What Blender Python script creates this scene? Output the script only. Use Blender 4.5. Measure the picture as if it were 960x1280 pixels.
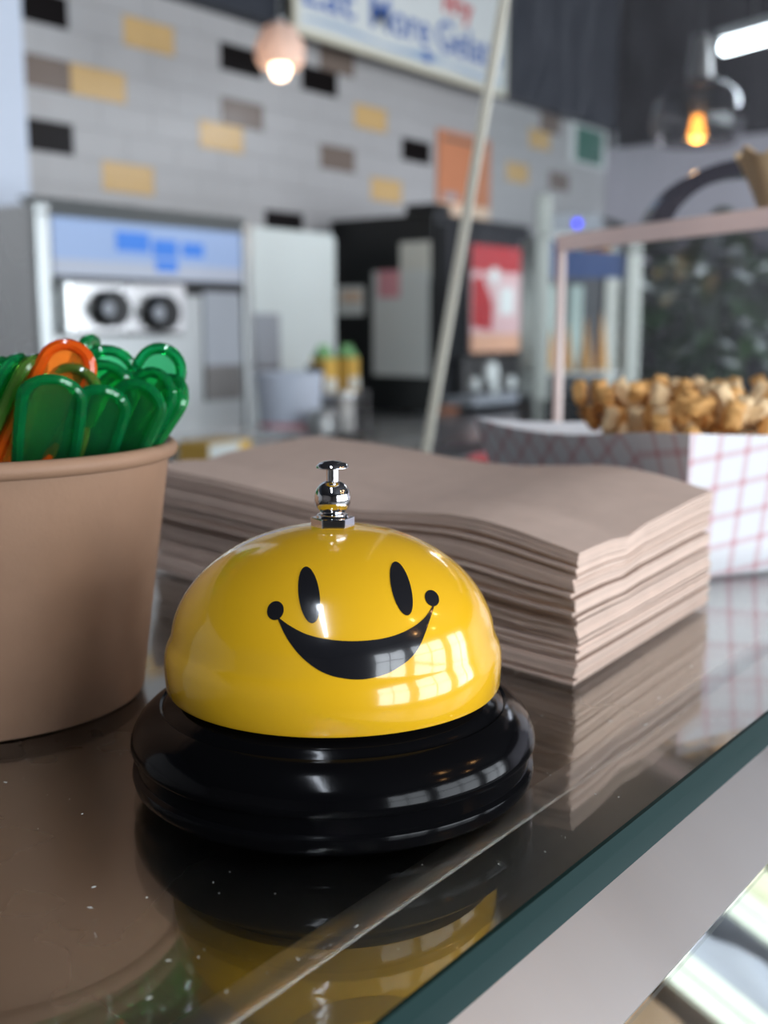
import bpy, bmesh, math, random
import numpy as np
from mathutils import Vector, Matrix, noise

for o in list(bpy.data.objects):
    bpy.data.objects.remove(o)
scene = bpy.context.scene
COL = scene.collection
rnd = random.Random(7)

# ------------------------------------------------------------------ camera
F = 1400.0                      # focal length in pixels of a 960 x 1280 frame
PITCH = math.atan(230 / F)
HEAD = math.radians(37.3)       # heading measured from the counter edge (world X)
CAMZ = 0.096                    # above the glass counter (z = 0)
cam_d = bpy.data.cameras.new('camera')
cam = bpy.data.objects.new('camera', cam_d)
COL.objects.link(cam)
cam.location = (0, 0, CAMZ)
cam.rotation_euler = (math.pi / 2 - PITCH, 0, HEAD - math.pi / 2)
cam_d.sensor_fit = 'VERTICAL'
cam_d.sensor_height = 36
cam_d.lens = 36 * F / 1280
cam_d.clip_start = 0.005
cam_d.dof.use_dof = True
cam_d.dof.focus_distance = 0.218
cam_d.dof.aperture_fstop = 14
scene.camera = cam

# ------------------------------------------------------------------ view, world, large lights
scene.view_settings.view_transform = 'Standard'
scene.view_settings.look = 'None'
scene.view_settings.gamma = 1
scene.view_settings.use_curve_mapping = False
scene.view_settings.exposure = 0.12

world = bpy.data.worlds.new('world')
scene.world = world
world.use_nodes = True
bg = world.node_tree.nodes['Background']
bg.inputs[0].default_value = (0.80, 0.88, 1.0, 1)
bg.inputs[1].default_value = 0.3

WIN = [(-0.5, 1.3), (1.3, 1.7), (3.5, 1.9)]     # shop windows: centre x, width
WY, WZ0, WZ1 = -3.0, -0.75, 1.25


def area(name, loc, rot, sx, sy, power, col):
    l = bpy.data.lights.new(name, 'AREA')
    l.shape = 'RECTANGLE'
    l.size, l.size_y, l.energy, l.color = sx, sy, power, col
    o = bpy.data.objects.new(name, l)
    o.location, o.rotation_euler = loc, rot
    COL.objects.link(o)
    return o


for (wx, ww), side in zip(WIN, ('left', 'middle', 'right')):
    area('window_%s_offscreen' % side, (wx, WY - 0.12, (WZ0 + WZ1) / 2), (math.pi / 2, 0, 0), ww, WZ1 - WZ0, 60 * ww, (0.86, 0.93, 1.0))

# ------------------------------------------------------------------ pixel -> place helpers
fw = np.array([math.cos(HEAD) * math.cos(PITCH), math.sin(HEAD) * math.cos(PITCH), -math.sin(PITCH)])
rt = np.array([math.sin(HEAD), -math.cos(HEAD), 0.0])
up = np.cross(rt, fw)
CP = np.array([0, 0, CAMZ])


def ray(x, y):
    return fw + rt * (x - 480) / F - up * (y - 640) / F


def atz(x, y, z=0.0):
    r = ray(x, y)
    return CP + r * (z - CAMZ) / r[2]


def aty(x, y, Y):
    r = ray(x, y)
    return CP + r * Y / r[1]


def atd(x, y, d):
    return CP + ray(x, y) * d


def ground(right, fwd, z=0.0):
    return (math.cos(HEAD) * fwd + rt[0] * right, math.sin(HEAD) * fwd + rt[1] * right, z)


# ------------------------------------------------------------------ materials
def mat(name, col, rough=0.5, metal=0.0, trans=0.0, ior=1.45, coat=0.0, spec=0.5, var=0.0, vscale=40.0,
        bump=0.0, bscale=200.0, emit=None, estr=0.0, stretch=None, rvar=0.0, sheen=0.0, alpha=1.0):
    m = bpy.data.materials.new(name)
    m.use_nodes = True
    nt = m.node_tree
    b = nt.nodes['Principled BSDF']
    c = tuple(col) + (1,)
    b.inputs['Base Color'].default_value = c
    b.inputs['Roughness'].default_value = rough
    b.inputs['Metallic'].default_value = metal
    b.inputs['Transmission Weight'].default_value = trans
    b.inputs['IOR'].default_value = ior
    b.inputs['Coat Weight'].default_value = coat
    b.inputs['Coat Roughness'].default_value = 0.04
    b.inputs['Specular IOR Level'].default_value = spec
    b.inputs['Alpha'].default_value = alpha
    if emit:
        b.inputs['Emission Color'].default_value = tuple(emit) + (1,)
        b.inputs['Emission Strength'].default_value = estr
    tc = nt.nodes.new('ShaderNodeTexCoord')
    mp = nt.nodes.new('ShaderNodeMapping')
    nt.links.new(tc.outputs['Object'], mp.inputs['Vector'])
    if stretch:
        mp.inputs['Scale'].default_value = stretch

    def nz(scale, detail=4):
        n = nt.nodes.new('ShaderNodeTexNoise')
        n.inputs['Scale'].default_value = scale
        n.inputs['Detail'].default_value = detail
        nt.links.new(mp.outputs[0], n.inputs['Vector'])
        return n
    if var > 0:
        n = nz(vscale)
        mx = nt.nodes.new('ShaderNodeMix')
        mx.data_type = 'RGBA'
        mx.inputs['A'].default_value = tuple(max(0, v * (1 - var)) for v in col) + (1,)
        mx.inputs['B'].default_value = tuple(min(1, v * (1 + var)) for v in col) + (1,)
        nt.links.new(n.outputs['Fac'], mx.inputs['Factor'])
        nt.links.new(mx.outputs['Result'], b.inputs['Base Color'])
    if rvar > 0:
        n = nz(vscale * 0.7)
        mr = nt.nodes.new('ShaderNodeMapRange')
        mr.inputs['To Min'].default_value = max(0.01, rough - rvar)
        mr.inputs['To Max'].default_value = rough + rvar
        nt.links.new(n.outputs['Fac'], mr.inputs['Value'])
        nt.links.new(mr.outputs[0], b.inputs['Roughness'])
    if bump > 0:
        n = nz(bscale, 6)
        bp = nt.nodes.new('ShaderNodeBump')
        bp.inputs['Strength'].default_value = bump
        bp.inputs['Distance'].default_value = 0.001
        nt.links.new(n.outputs['Fac'], bp.inputs['Height'])
        nt.links.new(bp.outputs[0], b.inputs['Normal'])
    return m


def plaid(name, base, line, pitch, width, angle):
    """paper printed with two crossing sets of stripes (flat print)"""
    m = mat(name, base, 0.75)
    nt = m.node_tree
    b = nt.nodes['Principled BSDF']
    uv = nt.nodes.new('ShaderNodeUVMap')
    rot = nt.nodes.new('ShaderNodeMapping')
    rot.inputs['Rotation'].default_value = (0, 0, angle)
    nt.links.new(uv.outputs[0], rot.inputs['Vector'])
    sp = nt.nodes.new('ShaderNodeSeparateXYZ')
    nt.links.new(rot.outputs[0], sp.inputs[0])

    def math_(op, a, bb):
        n = nt.nodes.new('ShaderNodeMath')
        n.operation = op
        for i, v in enumerate((a, bb)):
            if isinstance(v, float):
                n.inputs[i].default_value = v
            else:
                nt.links.new(v, n.inputs[i])
        return n.outputs[0]
    lines = []
    for ax in ('X', 'Y'):
        q = math_('MULTIPLY', sp.outputs[ax], 1.0 / pitch)
        fr = math_('FRACT', math_('ADD', q, 100.0), 0.0)
        lines.append(math_('LESS_THAN', fr, width))
    s = math_('MULTIPLY', math_('ADD', lines[0], lines[1]), 0.5)
    mx = nt.nodes.new('ShaderNodeMix')
    mx.data_type = 'RGBA'
    mx.inputs['A'].default_value = tuple(base) + (1,)
    mx.inputs['B'].default_value = tuple(line) + (1,)
    nt.links.new(s, mx.inputs['Factor'])
    nt.links.new(mx.outputs['Result'], b.inputs['Base Color'])
    return m


M = dict(
    yellow=mat('yellow_enamel', (0.72, 0.40, 0.012), 0.16, coat=0.6, var=0.03, vscale=60),
    black_gloss=mat('black_enamel', (0.0025, 0.0025, 0.003), 0.12, spec=0.14, bump=0.02, bscale=300),
    print_black=mat('black_print', (0.010, 0.010, 0.012), 0.16, coat=0.4),
    chrome=mat('chrome', (0.82, 0.82, 0.84), 0.05, 1.0),
    kraft=mat('kraft_board', (0.285, 0.17, 0.108), 0.55, var=0.10, vscale=90, bump=0.12, bscale=400, spec=0.3),
    kraft_in=mat('kraft_inside', (0.42, 0.28, 0.16), 0.6),
    green=mat('green_plastic', (0.015, 0.50, 0.16), 0.08, trans=0.85, ior=1.4, coat=0.2),
    green_clear=mat('green_sheer', (0.10, 0.72, 0.30), 0.06, trans=0.95, ior=1.2),
    olive_clear=mat('olive_sheer', (0.40, 0.55, 0.14), 0.06, trans=0.95, ior=1.2),
    orange_clear=mat('orange_sheer', (1.0, 0.26, 0.03), 0.08, trans=0.7, ior=1.2),
    olive=mat('olive_plastic', (0.16, 0.36, 0.06), 0.10, trans=0.75, ior=1.4, coat=0.2),
    orange=mat('orange_plastic', (0.95, 0.14, 0.01), 0.12, trans=0.55, ior=1.4, coat=0.2),
    glass=mat('counter_glass', (0.94, 0.955, 0.935), 0.01, trans=1.0, ior=1.55),
    glass_edge=mat('glass_edge_teal', (0.004, 0.022, 0.021), 0.5, spec=0.10, var=0.25, vscale=8, stretch=(1, 1, 6)),
    glass_arris=mat('glass_arris_dark', (0.0015, 0.009, 0.009), 0.4, spec=0.06),
    deck=mat('steel_deck', (0.46, 0.43, 0.39), 0.27, 1.0, rvar=0.04, vscale=25),
    bead=mat('satin_bead', (0.46, 0.43, 0.39), 0.38, 1.0, rvar=0.05, vscale=25),
    flange=mat('satin_flange', (0.46, 0.43, 0.39), 0.45, 1.0, var=0.10, vscale=20, stretch=(0.3, 12, 1)),
    brushed=mat('brushed_steel', (0.60, 0.60, 0.61), 0.45, 1.0, var=0.06, vscale=30, rvar=0.06, bump=0.04, bscale=400, stretch=(1, 0.04, 0.04)),
    steel=mat('stainless_steel', (0.70, 0.70, 0.70), 0.28, 1.0, var=0.08, vscale=6, rvar=0.08),
    steel_white=mat('pale_steel', (0.48, 0.50, 0.50), 0.34, 0.75),
    napkin=None,
    white_tile=mat('grey_white_tile', (0.45, 0.44, 0.44), 0.32, var=0.03, vscale=3),
    black_tile=mat('black_tile', (0.008, 0.006, 0.006), 0.3, spec=0.15),
    tan_tile=mat('tan_tile', (0.66, 0.44, 0.20), 0.25, var=0.05, vscale=30),
    taupe_tile=mat('taupe_tile', (0.20, 0.155, 0.13), 0.25, var=0.05, vscale=30),
    grout=mat('grout', (0.50, 0.49, 0.49), 0.8, var=0.1),
    soffit=mat('slate_soffit', (0.030, 0.034, 0.046), 0.6, var=0.1, vscale=5),
    blackpaint=mat('black_paint', (0.004, 0.004, 0.0045), 0.7, var=0.2, vscale=5, spec=0.2),
    lavender=mat('lavender_grey_paint', (0.60, 0.57, 0.64), 0.6, var=0.05, vscale=4),
    bluewhite=mat('blue_white_paint', (0.66, 0.72, 0.84), 0.5, var=0.04, vscale=4),
    floor=mat('floor_tile_grey', (0.25, 0.24, 0.23), 0.4, var=0.1, vscale=5),
    ceil=mat('ceiling_dark', (0.03, 0.03, 0.034), 0.7, var=0.1, vscale=4),
    plaster=mat('front_plaster', (0.22, 0.20, 0.19), 0.7, var=0.05, vscale=4),
    winframe=mat('window_frame_dark', (0.03, 0.03, 0.03), 0.4),
    blackplastic=mat('black_plastic', (0.009, 0.010, 0.011), 0.3, var=0.1, vscale=8),
    greyplastic=mat('grey_plastic', (0.36, 0.38, 0.42), 0.45, var=0.05, vscale=8),
    whiteplastic=mat('white_plastic', (0.74, 0.80, 0.78), 0.4, var=0.03, vscale=8),
    cream=mat('cream_white', (0.80, 0.80, 0.72), 0.45),
    paper=mat('white_paper', (0.80, 0.83, 0.80), 0.7, var=0.03, vscale=10),
    pinkpaper=mat('pink_print', (0.80, 0.36, 0.40), 0.7),
    posterorange=mat('orange_poster', (0.62, 0.24, 0.12), 0.6, var=0.12, vscale=14),
    posterpale=mat('peach_tone', (0.85, 0.62, 0.46), 0.6, var=0.2, vscale=30),
    blueprint=mat('blue_print', (0.045, 0.13, 0.45), 0.5),
    redprint=mat('red_print', (0.65, 0.09, 0.09), 0.5),
    signwhite=mat('sign_white', (0.74, 0.77, 0.76), 0.45, var=0.03, vscale=12),
    signborder=mat('sign_cream_border', (0.74, 0.70, 0.56), 0.45),
    signpale=mat('sign_pale_blue', (0.34, 0.46, 0.62), 0.45, var=0.2, vscale=20),
    yellowcard=mat('yellow_card', (0.85, 0.52, 0.10), 0.6, var=0.1, vscale=20),
    greencard=mat('green_card', (0.22, 0.50, 0.20), 0.6, var=0.15, vscale=20),
    frametree=mat('green_picture', (0.05, 0.16, 0.12), 0.5, var=0.8, vscale=25),
    waffle=mat('golden_waffle', (0.80, 0.42, 0.14), 0.6, var=0.30, vscale=60, bump=0.5, bscale=250),
    waffle_pale=mat('pale_waffle', (0.88, 0.60, 0.34), 0.6, var=0.25, vscale=60, bump=0.5, bscale=250),
    leaf=mat('dark_leaf', (0.022, 0.055, 0.016), 0.4, var=0.6, vscale=8),
    pot=mat('clay_pot', (0.05, 0.045, 0.04), 0.6),
    acrylic=mat('clear_acrylic', (0.93, 0.91, 0.92), 0.03, trans=1.0, ior=1.2),
    acryl_edge=mat('frosted_acrylic_edge', (0.95, 0.82, 0.78), 0.4, var=0.08, vscale=40),
    smoked=mat('smoked_acrylic', (0.14, 0.13, 0.14), 0.2, trans=0.35, ior=1.2),
    pane_edge=mat('pane_edge_lit', (0.95, 0.90, 0.80), 0.3, var=0.12, vscale=12),
    darkworktop=mat('dark_worktop', (0.10, 0.105, 0.115), 0.5, var=0.1, vscale=8),
    postmetal=mat('satin_post', (0.42, 0.43, 0.40), 0.45, 0.6),
    darksteel=mat('dark_steel', (0.25, 0.24, 0.23), 0.35, 1.0),
    ledcool=mat('led_cool', (1, 1, 1), 0.5, emit=(0.86, 0.93, 1.0), estr=14),
    ledcase=mat('led_case', (1, 1, 1), 0.5, emit=(0.95, 1.0, 0.96), estr=3),
    bulb=mat('amber_bulb', (1, 0.5, 0.1), 0.5, emit=(1.0, 0.36, 0.05), estr=9),
    shadeglass=mat('pendant_glass', (0.75, 0.72, 0.74), 0.05, trans=0.95, ior=1.1),
    frosted=mat('frosted_shade', (0.86, 0.72, 0.66), 0.5),
    warmbulb=mat('warm_bulb', (1, 0.8, 0.6), 0.5, emit=(1.0, 0.72, 0.50), estr=6),
    header=mat('header_pale_blue', (0.36, 0.48, 0.74), 0.35),
    headerblue=mat('header_blue', (0.05, 0.24, 0.80), 0.35),
    headerpale=mat('header_lilac_white', (0.50, 0.53, 0.62), 0.35),
    ledblue=mat('blue_indicator', (0.01, 0.01, 0.9), 0.5, emit=(0.01, 0.01, 1.0), estr=3.0),
    redgraphic=mat('red_graphic', (0.50, 0.05, 0.055), 0.35),
    pinkgraphic=mat('pink_graphic', (0.78, 0.52, 0.52), 0.35),
    peachgraphic=mat('peach_graphic', (0.80, 0.45, 0.30), 0.35),
    bluepanel=mat('blue_panel', (0.02, 0.06, 0.20), 0.4, var=0.2, vscale=6),
    palegreen=mat('pale_green_panel', (0.60, 0.74, 0.70), 0.4),
    gel_blue=mat('blue_gelato', (0.25, 0.42, 0.62), 0.5, var=0.15, vscale=30, bump=0.4, bscale=60),
    gel_brown=mat('brown_gelato', (0.30, 0.18, 0.11), 0.5, var=0.2, vscale=30, bump=0.4, bscale=60),
    gel_cream=mat('cream_gelato', (0.82, 0.78, 0.58), 0.5, var=0.1, vscale=30, bump=0.4, bscale=60),
    gel_grey=mat('lilac_gelato', (0.42, 0.42, 0.52), 0.5, var=0.1, vscale=30, bump=0.4, bscale=60),
)
NAPK = [mat('brown_napkin', tuple(v * k for v in (0.60, 0.46, 0.385)), 0.9, var=0.10, vscale=120, bump=0.25, bscale=900, spec=0.15)
        for k in (1.0, 0.9, 1.08)]
PLAID = plaid('plaid_paper', (0.78, 0.79, 0.82), (0.64, 0.40, 0.44), 0.0125, 0.24, math.radians(38))
PLAID_W = plaid('plaid_paper_white', (0.78, 0.79, 0.82), (0.64, 0.40, 0.44), 0.0125, 0.24, math.radians(8))
TRAYIN = mat('tray_inside', (0.78, 0.79, 0.82), 0.75)


# smudged pane: clear glass with a faint film of wiped streaks
def smudge_glass():
    m = bpy.data.materials.new('smudged_pane')
    m.use_nodes = True
    nt = m.node_tree
    nt.nodes.clear()
    out = nt.nodes.new('ShaderNodeOutputMaterial')
    tr = nt.nodes.new('ShaderNodeBsdfTransparent')
    tr.inputs[0].default_value = (0.93, 0.95, 0.95, 1)
    gl = nt.nodes.new('ShaderNodeBsdfGlossy')
    gl.inputs['Roughness'].default_value = 0.03
    fr = nt.nodes.new('ShaderNodeFresnel')
    fr.inputs[0].default_value = 1.15
    m1 = nt.nodes.new('ShaderNodeMixShader')
    df = nt.nodes.new('ShaderNodeBsdfDiffuse')
    df.inputs[0].default_value = (0.7, 0.72, 0.8, 1)
    tl = nt.nodes.new('ShaderNodeBsdfTranslucent')
    tl.inputs[0].default_value = (0.7, 0.72, 0.8, 1)
    md = nt.nodes.new('ShaderNodeMixShader')
    m2 = nt.nodes.new('ShaderNodeMixShader')
    tc = nt.nodes.new('ShaderNodeTexCoord')
    mp = nt.nodes.new('ShaderNodeMapping')
    mp.inputs['Scale'].default_value = (60, 60, 7)
    nz = nt.nodes.new('ShaderNodeTexNoise')
    nz.inputs['Scale'].default_value = 2.2
    nz.inputs['Detail'].default_value = 6
    mr = nt.nodes.new('ShaderNodeMapRange')
    mr.inputs['From Min'].default_value = 0.45
    mr.inputs['From Max'].default_value = 0.85
    mr.inputs['To Min'].default_value = 0.003
    mr.inputs['To Max'].default_value = 0.055
    L = nt.links.new
    L(tc.outputs['Object'], mp.inputs[0]); L(mp.outputs[0], nz.inputs['Vector']); L(nz.outputs['Fac'], mr.inputs['Value'])
    gm = nt.nodes.new('ShaderNodeNewGeometry')
    ff = nt.nodes.new('ShaderNodeMath')
    ff.operation = 'MULTIPLY_ADD'
    ff.inputs[1].default_value = -1.0
    ff.inputs[2].default_value = 1.0
    fm = nt.nodes.new('ShaderNodeMath')
    fm.operation = 'MULTIPLY'
    L(gm.outputs['Backfacing'], ff.inputs[0]); L(ff.outputs[0], fm.inputs[0]); L(fr.outputs[0], fm.inputs[1])
    L(fm.outputs[0], m1.inputs[0]); L(tr.outputs[0], m1.inputs[1]); L(gl.outputs[0], m1.inputs[2])
    L(df.outputs[0], md.inputs[1]); L(tl.outputs[0], md.inputs[2])
    L(mr.outputs[0], m2.inputs[0]); L(m1.outputs[0], m2.inputs[1]); L(md.outputs[0], m2.inputs[2])
    L(m2.outputs[0], out.inputs[0])
    return m


M['pane'] = smudge_glass()


def clear_pane(name='clear_case_glass', tint=(0.93, 0.97, 0.96), ior=1.45):
    m = bpy.data.materials.new(name)
    m.use_nodes = True
    nt = m.node_tree
    nt.nodes.clear()
    out = nt.nodes.new('ShaderNodeOutputMaterial')
    tr = nt.nodes.new('ShaderNodeBsdfTransparent')
    tr.inputs[0].default_value = tuple(tint) + (1,)
    gl = nt.nodes.new('ShaderNodeBsdfGlossy')
    gl.inputs['Roughness'].default_value = 0.02
    fr = nt.nodes.new('ShaderNodeFresnel')
    fr.inputs[0].default_value = ior
    mx = nt.nodes.new('ShaderNodeMixShader')
    L = nt.links.new
    gm = nt.nodes.new('ShaderNodeNewGeometry')
    ff = nt.nodes.new('ShaderNodeMath')
    ff.operation = 'MULTIPLY_ADD'
    ff.inputs[1].default_value = -1.0
    ff.inputs[2].default_value = 1.0
    fm = nt.nodes.new('ShaderNodeMath')
    fm.operation = 'MULTIPLY'
    L(gm.outputs['Backfacing'], ff.inputs[0]); L(ff.outputs[0], fm.inputs[0]); L(fr.outputs[0], fm.inputs[1])
    L(fm.outputs[0], mx.inputs[0]); L(tr.outputs[0], mx.inputs[1]); L(gl.outputs[0], mx.inputs[2]); L(mx.outputs[0], out.inputs[0])
    return m


def glowing_edge(name, col):
    """ground glass edge: light that entered the sheet elsewhere leaves here"""
    m = mat(name, col, 0.4, var=0.08, vscale=30)
    nt = m.node_tree
    p = nt.nodes['Principled BSDF']
    t = nt.nodes.new('ShaderNodeBsdfTranslucent')
    t.inputs[0].default_value = tuple(col) + (1,)
    mx = nt.nodes.new('ShaderNodeMixShader')
    mx.inputs[0].default_value = 0.55
    out = nt.nodes['Material Output']
    nt.links.new(p.outputs[0], mx.inputs[1])
    nt.links.new(t.outputs[0], mx.inputs[2])
    nt.links.new(mx.outputs[0], out.inputs[0])
    return m


M['frosted'] = glowing_edge('frosted_shade_glass', (0.88, 0.78, 0.73))
M['acryl_edge'] = glowing_edge('frosted_acrylic_edge', (0.96, 0.84, 0.80))
M['pane_edge'] = glowing_edge('pane_edge_lit', (0.98, 0.94, 0.84))
M['casepane'] = clear_pane()
M['shadeglass'] = clear_pane('smoky_shade_glass', (0.62, 0.60, 0.60), 1.6)
M['acrylic'] = clear_pane('clear_acrylic_sheet', (0.86, 0.85, 0.87), 1.4)
M['smoked'] = clear_pane('smoked_sheet', (0.42, 0.41, 0.43), 1.4)


# ------------------------------------------------------------------ mesh builder
class B:
    def __init__(s):
        s.v, s.f, s.uv = [], [], {}

    def add(s, vs, fs):
        n = len(s.v)
        s.v += [tuple(map(float, p)) for p in vs]
        s.f += [tuple(i + n for i in f) for f in fs]
        return s

    def box(s, x0, x1, y0, y1, z0, z1):
        vs = [(x, y, z) for z in (z0, z1) for y in (y0, y1) for x in (x0, x1)]
        return s.add(vs, [(0, 2, 3, 1), (4, 5, 7, 6), (0, 1, 5, 4), (2, 6, 7, 3), (0, 4, 6, 2), (1, 3, 7, 5)])

    def cbox(s, x0, x1, y0, y1, z0, z1, c):
        """box whose front (-y) face is chamfered by c all round"""
        vs = [(x0, y1, z0), (x1, y1, z0), (x1, y1, z1), (x0, y1, z1),
              (x0, y0 + c, z0), (x1, y0 + c, z0), (x1, y0 + c, z1), (x0, y0 + c, z1),
              (x0 + c, y0, z0 + c), (x1 - c, y0, z0 + c), (x1 - c, y0, z1 - c), (x0 + c, y0, z1 - c)]
        fs = [(0, 3, 2, 1), (8, 9, 10, 11)]
        for i in range(4):
            j = (i + 1) % 4
            fs += [(i, j, 4 + j, 4 + i), (4 + i, 4 + j, 8 + j, 8 + i)]
        return s.add(vs, fs)

    def prism(s, poly, axis, a0, a1):
        """2-D polygon extruded along an axis (0 x, 1 y, 2 z)"""
        n = len(poly)

        def P(p, a):
            q = list(p)
            q.insert(axis, a)
            return tuple(q)
        vs = [P(p, a0) for p in poly] + [P(p, a1) for p in poly]
        fs = [tuple(range(n))[::-1], tuple(range(n, 2 * n))] + [(i, (i + 1) % n, n + (i + 1) % n, n + i) for i in range(n)]
        return s.add(vs, fs)

    def lathe(s, prof, seg=64, c=(0, 0, 0), axis='z'):
        vs, fs = [], []
        n = len(prof)
        for k in range(seg):
            a = 2 * math.pi * k / seg
            for r, z in prof:
                if axis == 'z':
                    vs.append((c[0] + r * math.cos(a), c[1] + r * math.sin(a), c[2] + z))
                else:       # 'y': towards -y
                    vs.append((c[0] + r * math.cos(a), c[1] - z, c[2] + r * math.sin(a)))
        for k in range(seg):
            for i in range(n - 1):
                a, b_ = k * n + i, ((k + 1) % seg) * n + i
                fs.append((a, b_, b_ + 1, a + 1))
        return s.add(vs, fs)

    def tube(s, pts, r, seg=10, closed=False, rr=None):
        pts = [Vector(p) for p in pts]
        n = len(pts)
        vs, fs = [], []
        prev = None
        for i, p in enumerate(pts):
            a = pts[(i - 1) % n] if (closed or i > 0) else p
            b_ = pts[(i + 1) % n] if (closed or i < n - 1) else p
            t = (b_ - a).normalized()
            if prev is None:
                u = t.orthogonal().normalized()
            else:
                u = (prev - t * prev.dot(t)).normalized()
            prev = u
            w = t.cross(u)
            ri = rr[i] if rr else r
            for k in range(seg):
                an = 2 * math.pi * k / seg
                vs.append(p + (u * math.cos(an) + w * math.sin(an)) * ri)
        m = n if closed else n - 1
        for i in range(m):
            for k in range(seg):
                a, b_ = i * seg + k, i * seg + (k + 1) % seg
                c_, d_ = ((i + 1) % n) * seg + (k + 1) % seg, ((i + 1) % n) * seg + k
                fs.append((a, b_, c_, d_))
        if not closed:
            fs.append(tuple(range(seg))[::-1])
            fs.append(tuple(range((n - 1) * seg, n * seg)))
        return s.add(vs, fs)

    def mesh(s, name, m, smooth=False, off=(0, 0, 0), bevel=0.0):
        me = bpy.data.meshes.new(name)
        me.from_pydata([(a - off[0], b_ - off[1], c - off[2]) for a, b_, c in s.v], [], s.f)
        bm = bmesh.new()
        bm.from_mesh(me)
        bmesh.ops.remove_doubles(bm, verts=bm.verts, dist=1e-7)
        bmesh.ops.recalc_face_normals(bm, faces=bm.faces)
        if bevel > 0:
            ed = [e for e in bm.edges if len(e.link_faces) == 2 and e.calc_face_angle(0) > 0.6]
            bmesh.ops.bevel(bm, geom=ed, offset=bevel, segments=2, affect='EDGES', profile=0.6)
        bm.to_mesh(me)
        bm.free()
        me.materials.append(m)
        if smooth:
            for p in me.polygons:
                p.use_smooth = True
            try:
                me.set_sharp_from_angle(angle=math.radians(38))
            except Exception:
                pass
        return me

    def build(s, name, m, parent=None, smooth=False, off=None, label=None, bevel=0.0):
        """coordinates are given in the world unless off is set; a child is stored relative to its root"""
        if off is None:
            off = (0, 0, 0)
            q = parent
            while q is not None:
                off = tuple(a + b_ for a, b_ in zip(off, q.location))
                q = q.parent
        return link(name, s.mesh(name, m, smooth, off, bevel), parent, label)


def link(name, me, parent=None, label=None):
    o = bpy.data.objects.new(name, me)
    COL.objects.link(o)
    if parent is not None:
        o.parent = parent
    if label:
        o['label'] = label
    return o


def thing(name, label, cat, loc, group=None):
    o = bpy.data.objects.new(name, None)
    o.empty_display_size = 0.02
    COL.objects.link(o)
    o.location = loc
    return tag(o, label, cat, group)


def tag(o, label, cat, group=None):
    o['label'], o['category'] = label, cat
    if group:
        o['group'] = group
    return o


def struct(name, b, m, parent=None, label=None, smooth=False, bevel=0.0):
    o = b.build(name, m, parent, smooth, label=label, bevel=bevel)
    if parent is None:
        o['kind'] = 'structure'
    return o


def text_mesh(txt, size, extr, bold=0.0, shear=0.0):
    cu = bpy.data.curves.new('lettering', 'FONT')
    cu.body, cu.size, cu.extrude, cu.offset, cu.shear = txt, size, extr, bold, shear
    cu.align_x = 'LEFT'
    o = bpy.data.objects.new('lettering', cu)
    COL.objects.link(o)
    dg = bpy.context.evaluated_depsgraph_get()
    dg.update()
    me = bpy.data.meshes.new_from_object(o.evaluated_get(dg))
    bpy.data.objects.remove(o)
    return me


# ================================================================== the setting
FLOOR, CEIL = -1.05, 1.65
XR = 5.02
struct('floor', B().box(-4, 6.2, -3.3, 2.7, FLOOR - 0.1, FLOOR), M['floor'])
struct('ceiling', B().box(-4, 6.2, -3.3, 2.7, CEIL, CEIL + 0.1), M['ceil'])

wall_back = struct('wall_back', B().box(-4, XR + 0.1, 2.506, 2.7, FLOOR, CEIL), M['grout'])
TW, TH = 0.181, 0.078
tile_mesh = {k: B().cbox(0, TW - 0.0010, 0, 0.012, 0, TH - 0.0010, 0.0005).mesh('tile', M[k + '_tile'])
             for k in ('white', 'black', 'tan', 'taupe')}
COLOURED = {}
for k, q in [('taupe', (52, 82)), ('tan', (124, 101)), ('black', (57, 164)), ('tan', (187, 42)), ('tan', (162, 219)),
             ('black', (300, 74)), ('taupe', (303, 141)), ('tan', (276, 169)), ('black', (357, 281)), ('black', (399, 102)),
             ('taupe', (419, 75)), ('tan', (462, 151)), ('taupe', (422, 200)), ('black', (521, 193)), ('tan', (484, 243)),
             ('tan', (648, 223)), ('tan', (677, 181)), ('taupe', (700, 236)), ('black', (48, 10)), ('taupe', (690, 160))]:
    p = aty(*q, 2.5)
    r = round((p[2] - 0.893) / TH)
    c = round((p[0] - 2.568 - (0.0905 if r % 2 else 0)) / TW)
    COLOURED[(r, c)] = k
for r in range(-11, 2):
    for c in range(-6, 14):
        x = 2.568 + c * TW + (0.0905 if r % 2 else 0) - TW / 2
        z = 0.893 + r * TH - TH / 2
        if x < 1.55 or x > XR - TW * 0.9:
            continue
        o = link('tile', tile_mesh[COLOURED.get((r, c), 'white')], wall_back)
        o.location = (x, 2.4955, z)

soff = struct('trim_1', B().box(-4, XR - 0.002, 2.43, 2.504, 1.005, CEIL - 0.002), M['soffit'], label='slate dark band above the tiles')
struct('trim_3', B().box(1.25, 1.655, 2.30, 2.49, -0.17, CEIL - 0.002), M['bluewhite'], bevel=0.004, label='blue white boxed column beside the tiles')
struct('wall_left', B().box(-4.1, -4.0, -3.1, 2.6, FLOOR, CEIL), M['plaster'])
wall_right = struct('wall_right', B().box(XR, XR + 0.12, -3.0, 2.5, FLOOR, 0.93), M['lavender'])
struct('trim_2', B().box(XR - 0.06, XR + 0.14, -3.0, 2.42, 0.93, CEIL - 0.002), M['blackpaint'], label='black painted bulkhead over the lavender wall')

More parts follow.
